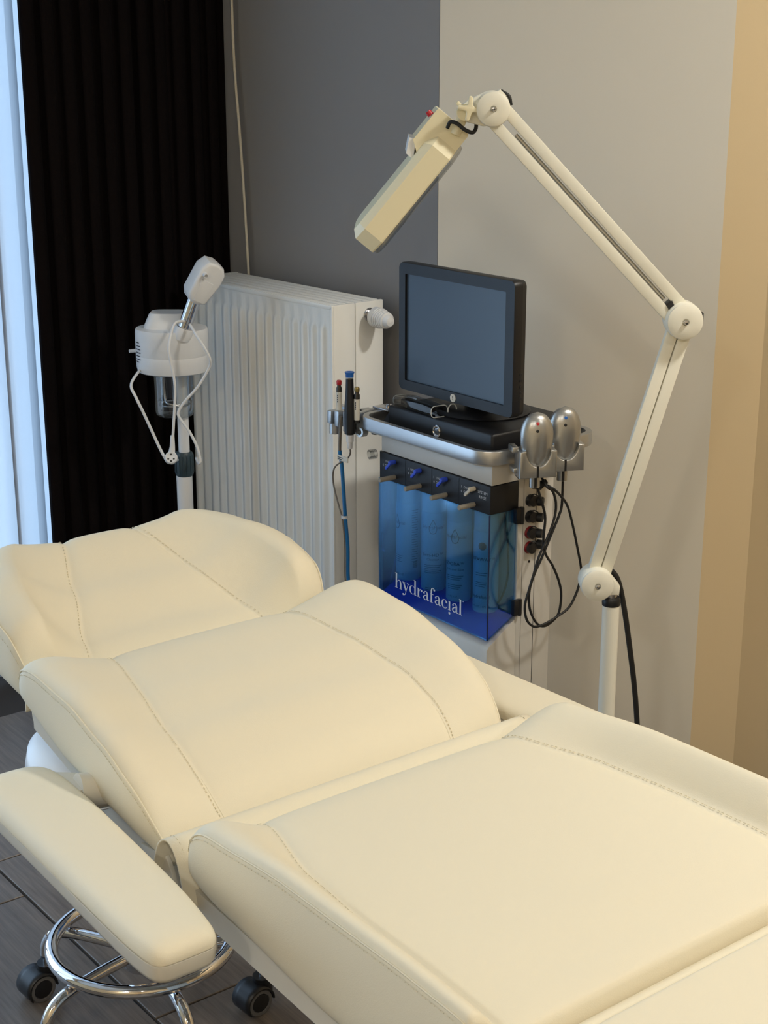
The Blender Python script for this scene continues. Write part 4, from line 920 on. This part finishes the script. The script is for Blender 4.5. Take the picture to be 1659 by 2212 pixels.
# touch-screen monitor on its black plinth
def monitor():
    X0, X1, Z0, Z1 = -2.528, -2.168, .899, 1.170; YM = 2.000; xc = (X0 + X1) / 2
    px = thing('plinth_box', 'low black plinth box under the monitor with silver push button', 'box', (-2.345, 2.08, .822), AB)
    part(px, 'plinth_body', MB().box(-2.512, -2.178, 1.958, 2.195, .822, .872, .006, 3), M_BLACK)
    pb = part(px, 'push_button', MB().lathe([(0, 0), (.0125, 0), (.0125, .003), (.0105, .0045), (.0085, .003), (.0082, .002), (0, .002)], (-2.346, 1.958, .847), (0, -1, 0), 28), M_CHROME)
    part(px, 'button_core', MB().lathe([(0, .0018), (.0062, .0018), (.0058, .0042), (0, .0045)], (-2.346, 1.958, .847), (0, -1, 0), 24), M_STEEL, parent=pb)
    t = thing('monitor', 'black touch-screen monitor switched off on the machine', 'monitor', (xc, 2.06, .872), AB)
    fr = MB(); out = rrect(X0, X1, Z0, Z1, .012, 5); inn = rrect(X0 + .021, X1 - .027, Z0 + .022, Z1 - .024, .002, 5)
    n = len(out); V = []; F = []
    rings = [[(x, YM + .020, z) for x, z in out], [(x, YM + .004, z) for x, z in out], [((x - xc) * .992 + xc, YM, (z - 1.034) * .990 + 1.034) for x, z in out], [(x, YM + .0005, z) for x, z in inn], [(x, YM + .006, z) for x, z in inn]]
    for r in rings: V += r
    for j in range(len(rings) - 1):
        for k in range(n): F.append((j * n + k, j * n + (k + 1) % n, (j + 1) * n + (k + 1) % n, (j + 1) * n + k))
    part(t, 'bezel', MB().add(V, F), M_BLACK, smooth=35)
    part(t, 'screen', MB().box(X0 + .0205, X1 - .0265, YM + .0055, YM + .009, Z0 + .0215, Z1 - .0235), M_SCREEN, label='dark switched-off screen')
    bk = MB(); V = []; F = []
    for q, y in ((1, YM + .020), (.985, YM + .032), (.90, YM + .044), (.60, YM + .056)):
        V += [((x - xc) * q + xc, y, (z - 1.034) * q + 1.034) for x, z in out]
    for j in range(3):
        for k in range(n): F.append((j * n + k, j * n + (k + 1) % n, (j + 1) * n + (k + 1) % n, (j + 1) * n + k))
    F.append(tuple(range(3 * n, 4 * n))); part(t, 'back_shell', bk.add(V, F), M_BLACK, smooth=35)
    lg = part(t, 'badge', MB().lathe([(0, 0), (.0085, 0), (.0085, .0012), (0, .0014)], (-2.348, YM + .0005, .9095), (0, -1, 0), 28), M_PAPER, label='round pale badge')
    part(t, 'badge_mark', MB().prism([(-2.3488, .9135), (-2.3472, .9135), (-2.3476, .9085), (-2.3484, .9085)], YM - .0014, YM - .0009, 'y'), M_TEXTD, parent=lg)
    part(t, 'badge_mark', MB().cyl((-2.348, YM - .0009, .9062), (-2.348, YM - .0014, .9062), .0009, n=10), M_TEXTD, parent=lg)
    for k in range(5): part(t, 'side_button', MB().lathe([(0, 0), (.0034, 0), (.0030, .0012), (0, .0014)], (X1 - .0003, YM + .020, .985 - k * .012), (1, 0, 0), 14), M_BLACKM)
    part(t, 'stand_foot', MB().lathe([(0, 0), (.098, 0), (.100, .003), (.094, .008), (.06, .014), (0, .018)], (-2.345, 2.080, .8722), n=40), M_BLACK)
    part(t, 'stand_neck', MB().prism([(2.060, .885), (2.120, .885), (2.100, 1.00), (2.055, 1.02)], -2.39, -2.30, 'x', .008, 3), M_BLACK)
monitor()
# clear plastic sleeve lying on the plinth
def sleeve():
    t = thing('plastic_case', 'clear plastic case lying on the black plinth below the screen', 'case', (-2.43, 1.985, .872), AB)
    Mx = Matrix.Translation((-2.43, 1.978, .8725)) @ Matrix.Rotation(radians(-6), 4, 'Z')
    prof = rrect(-.020, .020, 0.0, .024, .009, 5); n = len(prof); V = []; F = []
    K = 14
    for k in range(K + 1):
        u = k / K; x = -.075 + .15 * u; h = 1 - .25 * max(0, .25 - u) / .25
        for a, b in prof: V.append(Mx @ Vector((x, a * (1 - .15 * max(0, .3 - u) / .3) + .0012 * sin(7 * k + 40 * a), b * h)))
    for k in range(K):
        for j in range(n): F.append((k * n + j, k * n + (j + 1) % n, (k + 1) * n + (j + 1) % n, (k + 1) * n + j))
    F.append(tuple(range(n)))
    o = part(t, 'clear_shell', MB().add(V, F), M_CLEAR, smooth=50)
    rim = [Mx @ Vector((.075, a, b)) for a, b in prof]
    part(t, 'shell_rim', MB().tube(rim, .0010, 6, closed=True), mat('clear_edge', (205, 208, 206), .2), parent=o)
    rm = [Mx @ Vector((-.075, a * .85, b * .75)) for a, b in prof]
    part(t, 'shell_rim', MB().tube(rm, .0008, 6, closed=True), mat('clear_edge', (205, 208, 206), .2), parent=o)
    part(t, 'dark_insert', MB().box(-.055, .045, -.012, .012, .003, .016, .003, M=Mx), M_BLACK)
    cl = [Mx @ Vector((.075 + .002, .020 + .012 * (1 - cos(a)) * .9, .012 + .0125 * sin(a))) for a in [pi * k / 10 * 1.6 - 1.2 for k in range(11)]]
    part(t, 'clear_hook', MB().tube(cl, .0012, 6), mat('clear_edge', (205, 208, 206), .2))
sleeve()
# slotted black bar in the tray corner
sb = thing('slotted_bar', 'short slotted black bar lying in the left corner of the tray', 'bar', (-2.545, 2.02, .822), AB)
part(sb, 'bar_body', MB().prism([(1.965, .822), (2.10, .822), (2.10, .848), (1.990, .848)], -2.545, -2.525, 'x', .001), M_BLACK)
for k in range(4): part(sb, 'slot', MB().box(-2.5248, -2.5243, 1.992 + k * .022, 2.004 + k * .022, .830, .842), M_GREYRUB)

# vial holder on the left of the tray with vials and a handpiece
def vials():
    t = thing('vial_holder', 'silver clip holder on the left of the tray rail', 'holder', (-2.62, 1.95, .80), AB)
    x0, x1 = -2.682, -2.588; z0, z1 = .800, .842
    for (a, b, za, zb, dep) in ((-2.683, -2.668, .805, .834, .03), (-2.656, -2.640, .803, .838, .035), (-2.624, -2.604, .797, .842, .07)):
        part(t, 'clip_finger', MB().box(a, b, 1.922, 1.922 + dep, za, zb, .002), M_ALU)
    part(t, 'back_bar', MB().box(-2.683, -2.604, 1.950, 1.966, .803, .842, .002), M_ALU)
    part(t, 'clip_cup', MB().lathe([(.0125, .782), (.0125, .806), (.0105, .806), (.0105, .782), (.0125, .782)], (-2.672, 1.936, 0), n=22), M_ALU)
    part(t, 'side_block', MB().prism([(1.930, .797), (1.930, .840), (1.995, .846), (1.995, .805)], -2.604, -2.585, 'x', .002), M_ALU)
    part(t, 'rail_arm', MB().box(-2.60, -2.545, 1.985, 2.035, .846, .850, .001), M_STEEL)
    part(t, 'arm_screw', MB().lathe([(0, 0), (.007, 0), (.007, .006), (.005, .008), (0, .008)], (-2.567, 2.005, .850), n=18), M_CHROME)
    part(t, 'clamp_knob', MB().lathe([(.006, 0), (.0105, 0), (.0105, .018), (.006, .018), (.006, 0)], (-2.575, 1.945, .803), (.2, -1, .1), 22), M_SILVER)
    part(t, 'rubber_foot', MB().lathe([(0, 0), (.009, 0), (.010, .003), (.009, .007), (0, .007)], (-2.536, 1.945, .8055), n=20), M_RUBBER)
    def vial(x, y, capm, label):
        v = thing('vial', label, 'vial', (x, y, .838), AB, 'glass vials in the holder')
        part(v, 'vial_glass', MB().lathe([(0, .825), (.0062, .825), (.0064, .828), (.0064, .886), (.0045, .890), (.0043, .894), (0, .894)], (x, y, 0), n=20), M_VIAL)
        part(v, 'vial_cap', MB().lathe([(0, .893), (.0052, .893), (.0058, .896), (.0058, .901), (.0045, .9035), (0, .9035)], (x, y, 0), n=20), capm)
        part(v, 'vial_label', MB().grid(lambda a, b: Vector((x + .0067 * cos(-2.9 + 3.4 * a), y + .0067 * sin(-2.9 + 3.4 * a), .832 + .046 * b)), 14, 1), M_PAPER, recalc=False)
        lt = MB()
        for k in range(4): lt.grid(lambda a, b, k=k: Vector((x + .0069 * cos(-1.35 + .35 * a), y + .0069 * sin(-1.35 + .35 * a), .855 + .0045 * k + .0032 * b)), 3, 1)
        part(v, 'label_print', lt, M_TEXTD, recalc=False)
    vial(-2.657, 1.937, M_RED, 'small dark vial with red cap in the silver holder')
    vial(-2.576, 1.925, mat('brass_cap', (150, 130, 80), .35, .7), 'small dark vial with brass cap behind the black handpiece')
    h = thing('handpiece', 'black tapered handpiece with blue cap standing in the silver holder', 'handpiece', (-2.597, 1.917, .80), AB)
    c = (-2.590, 1.916, 0)
    part(h, 'grip', MB().lathe([(0, .800), (.0118, .800), (.0122, .84), (.0112, .865), (.0090, .895), (.0082, .920), (0, .920)], c, n=28), M_BLACK, smooth=60)
    part(h, 'clear_ring', MB().lathe([(0, .920), (.0083, .920), (.0083, .924), (0, .924)], c, n=28), M_CLEAR)
    part(h, 'blue_cap', MB().lathe([(0, .924), (.0085, .924), (.0088, .931), (.0105, .934), (.0105, .9355), (.008, .9355), (0, .933)], c, n=28), M_BLUECAP)
    part(h, 'white_fitting', MB().lathe([(0, .798), (.0085, .798), (.0080, .782), (.0055, .781), (.0055, .768), (.0040, .766), (0, .766)], c, n=20), M_WHITEP)
    tb = thing('blue_tubing', 'blue suction tubing hanging from the vial holder in front of the radiator', 'tubing', (-2.63, 1.93, .40), AB)
    ny = 1.922
    part(tb, 'grey_upper_tube', MB().tube([(-2.630, ny, .83), (-2.634, ny, .79), (-2.636, ny, .75), (-2.632, ny, .735)], .0036, 10, smooth=5), mat('smoky_tube', (120, 112, 102), .3))
    part(tb, 'blue_tube', MB().tube([(-2.636, ny, .752), (-2.634, ny, .737), (-2.629, ny, .72), (-2.623, ny, .662), (-2.617, ny, .60), (-2.609, ny, .536), (-2.609, ny, .471), (-2.602, ny, .43), (-2.585, ny, .36), (-2.56, ny, .28), (-2.53, 1.93, .2)], .0042, 10, smooth=6), M_TUBEBLUE, smooth=180)
    part(tb, 'thin_line', MB().tube([(-2.590, 1.916, .768), (-2.592, 1.918, .755), (-2.606, 1.92, .740), (-2.630, 1.918, .726), (-2.650, 1.916, .708), (-2.653, 1.916, .676), (-2.636, 1.916, .633), (-2.620, 1.916, .598), (-2.612, 1.916, .536), (-2.612, 1.916, .471), (-2.604, 1.916, .42), (-2.59, 1.916, .35), (-2.55, 1.925, .2)], .0018, 8, smooth=6), mat('smoky_tube', (120, 112, 102), .3), smooth=180)
    tg = part(tb, 'paper_tag', MB().box(-2.634, -2.596, 1.9135, 1.916, .733, .745, .0006), M_PAPER)
    tm = MB()
    for k, w in ((0, .018), (1, .014)): tm.box(-2.631, -2.631 + w, 1.9130, 1.9134, .7395 - k * .004, .7410 - k * .004)
    part(tb, 'tag_print', tm, M_TEXTD, parent=tg, smooth=0)
    part(tb, 'cable_tie', MB().lathe([(.0055, -.003), (.0075, -.003), (.0075, .003), (.0055, .003), (.0055, -.003)], (-2.617, 1.920, .605), n=18), M_WHITEP)
vials()

# two silver handheld lights in cradles on the right of the tray
F0 = radians(-10)     # cradles look towards the viewer's side
def cradle(px, py, zoff, dotm, label_h, label_c):
    ca = Vector((cos(radians(10)), sin(radians(10)), 0)); fa = Vector((sin(radians(10)), -cos(radians(10)), 0))
    Mx = Matrix(((*ca, 0), (*(-fa), 0), (0, 0, 1, 0), (0, 0, 0, 1))).transposed(); Mx.translation = Vector((px, py, zoff))
    c = thing('cradle', label_c, 'holder', (px, py, zoff + .78), 0, 'silver cradles')
    # U-shaped block seen from the front
    outl = [(-.0370, .802), (-.0370, .855), (-.0255, .857)]
    for k in range(13):
        a = pi + pi * k / 12; outl.append((.0245 * cos(a), .858 + .0335 * sin(a)))
    outl += [(.0255, .857), (.0370, .855), (.0370, .802)]
    part(c, 'cradle_block', MB().prism([(a, b) for a, b in outl], -.025, .020, 'y', .003, 3, M=Mx), M_SILVER, smooth=50)
    part(c, 'cradle_slot', MB().box(-.0030, .0010, -.0258, -.0245, .803, .826, M=Mx), M_BLACK)
    st = MB(); 
    st.lathe([(.0085, .778), (.0105, .778), (.0105, .803), (.0085, .803), (.0085, .778)], (0, 0, 0), n=24)
    sv = MB().add([Mx @ p for p in st.v], st.f); part(c, 'cradle_spout', sv, M_SILVER)
    part(c, 'spout_slot', MB().box(-.0035, .0015, -.0112, -.0095, .779, .803, M=Mx), M_BLACK)
    part(c, 'rail_clamp', MB().box(-.047, -.034, -.004, .030, .848, .860, .002, M=Mx), M_SILVER)
    part(c, 'rail_clamp', MB().box(-.044, -.034, -.004, .030, .808, .818, .002, M=Mx), M_SILVER)
    part(c, 'rubber_pad', MB().box(-.036, -.012, -.012, .016, .7985, .8022, .001, M=Mx), M_RUBBER)
    h = thing('handheld_light', label_h, 'handheld device', (px, py, zoff + .80), 0, 'silver handheld lights')
    # egg-shaped shell
    V = []; F = []; n = 32; K = 22
    for k in range(K + 1):
        u = k / K; z = .806 + (.929 - .806) * u
        # width profile: narrow at the bottom, widest at about two thirds
        if u < .62: w = .0110 + (.0330 - .0110) * sin(pi / 2 * (u / .62)) ** .85
        else: w = .0330 * sqrt(max(0., 1 - ((u - .62) / .38) ** 2.1))
        d = w * .62
        for j in range(n):
            a = 2 * pi * j / n; V.append(Mx @ Vector((w * cos(a), d * sin(a) - .006, z)))
    for k in range(K):
        for j in range(n): F.append((k * n + j, k * n + (j + 1) % n, (k + 1) * n + (j + 1) % n, (k + 1) * n + j))
    F.append(tuple(range(n))); F.append(tuple(range(K * n, (K + 1) * n))[::-1])
    so = part(h, 'shell', MB().add(V, F), M_SILVER, smooth=180, weld=True)
    def face_y(x, z):
        u = (z - .806) / .123
        w = .0110 + .022 * sin(pi / 2 * (u / .62)) ** .85 if u < .62 else .033 * sqrt(max(0., 1 - ((u - .62) / .38) ** 2.1))
        return -w * .62 * sqrt(max(0, 1 - (x / w) ** 2)) - .006
    for (x, z, r, m, nm) in ((-.003, .9095, .0032, dotm, 'colour_dot'), (-.004, .8955, .0030, M_BLACK, 'button_hole')):
        y = face_y(x, z); q = Mx @ Vector((x, y - .0002, z)); nn = (Mx.to_3x3() @ Vector((0, -1, .35 if nm == 'colour_dot' else .18))).normalized()
        part(h, nm, MB().lathe([(0, -.002), (r, -.002), (r, .0005), (r * .7, .0008), (0, .0008)], q, nn, 18), m, parent=so)
    return Mx
cradle(.293, 2.880, 0, M_RED, 'silver egg-shaped handheld light with red dot', 'silver cradle holding the light with the red dot')
cradle(.352, 2.930, 0, M_BLUECAP, 'silver egg-shaped handheld light with blue dot', 'silver cradle holding the light with the blue dot')
# black cables looping down from the two handheld lights
def cable(name, pts, label):
    solo(name, MB().tube([Vector(p) for p in pts], .0026, 8, smooth=6), M_RUBBER, label, 'cable', (pts[0][0], pts[0][1], .47), AB, 'black cables of the handheld lights', smooth=180)
X = -2.112
cable('handset_cable', [(-2.122, 2.030, .800), (X, 2.022, .767), (X, 2.036, .73), (X, 2.044, .701), (X, 2.041, .654), (X, 2.049, .624), (X, 2.069, .596), (X, 2.088, .559), (X, 2.096, .527), (X, 2.091, .49), (X, 2.072, .475), (X, 2.052, .47), (X, 2.034, .477), (X, 2.017, .499), (X, 2.007, .526), (X, 2.007, .558), (X, 2.018, .587), (X, 2.037, .618), (X, 2.051, .643), (X, 2.068, .674), (X, 2.082, .70), (X, 2.089, .724), (X, 2.089, .80)],
      'thin black cable in a narrow loop hanging from the blue-dotted light')
X = -2.102
cable('handset_cable', [(-2.13, 2.045, .785), (X, 2.036, .770), (X, 2.052, .758), (X, 2.062, .734), (X, 2.061, .706), (X, 2.048, .674), (X, 2.033, .649), (X, 2.019, .625), (X, 2.008, .595), (X, 1.995, .561), (X, 1.986, .532), (X, 1.991, .503), (X, 2.006, .485), (X, 2.023, .479), (X, 2.048, .481), (X, 2.077, .488), (X, 2.109, .50), (X, 2.131, .53), (X, 2.141, .564), (X, 2.139, .584), (X, 2.128, .623), (X, 2.111, .678), (X, 2.094, .721), (X, 2.07, .749), (X, 2.048, .766), (-2.125, 2.042, .772)],
      'thin black cable in a wide loop reaching towards the lamp joint')
cj = thing('cable_clip', 'black cable clip bunching the cables under the silver cradle', 'clip', (-2.125, 2.04, .766), AB)
part(cj, 'clip_body', MB().tube([(-2.125, 2.018, .770), (-2.122, 2.035, .768), (-2.118, 2.050, .775)], [.006, .009, .005], 12), M_RUBBER)
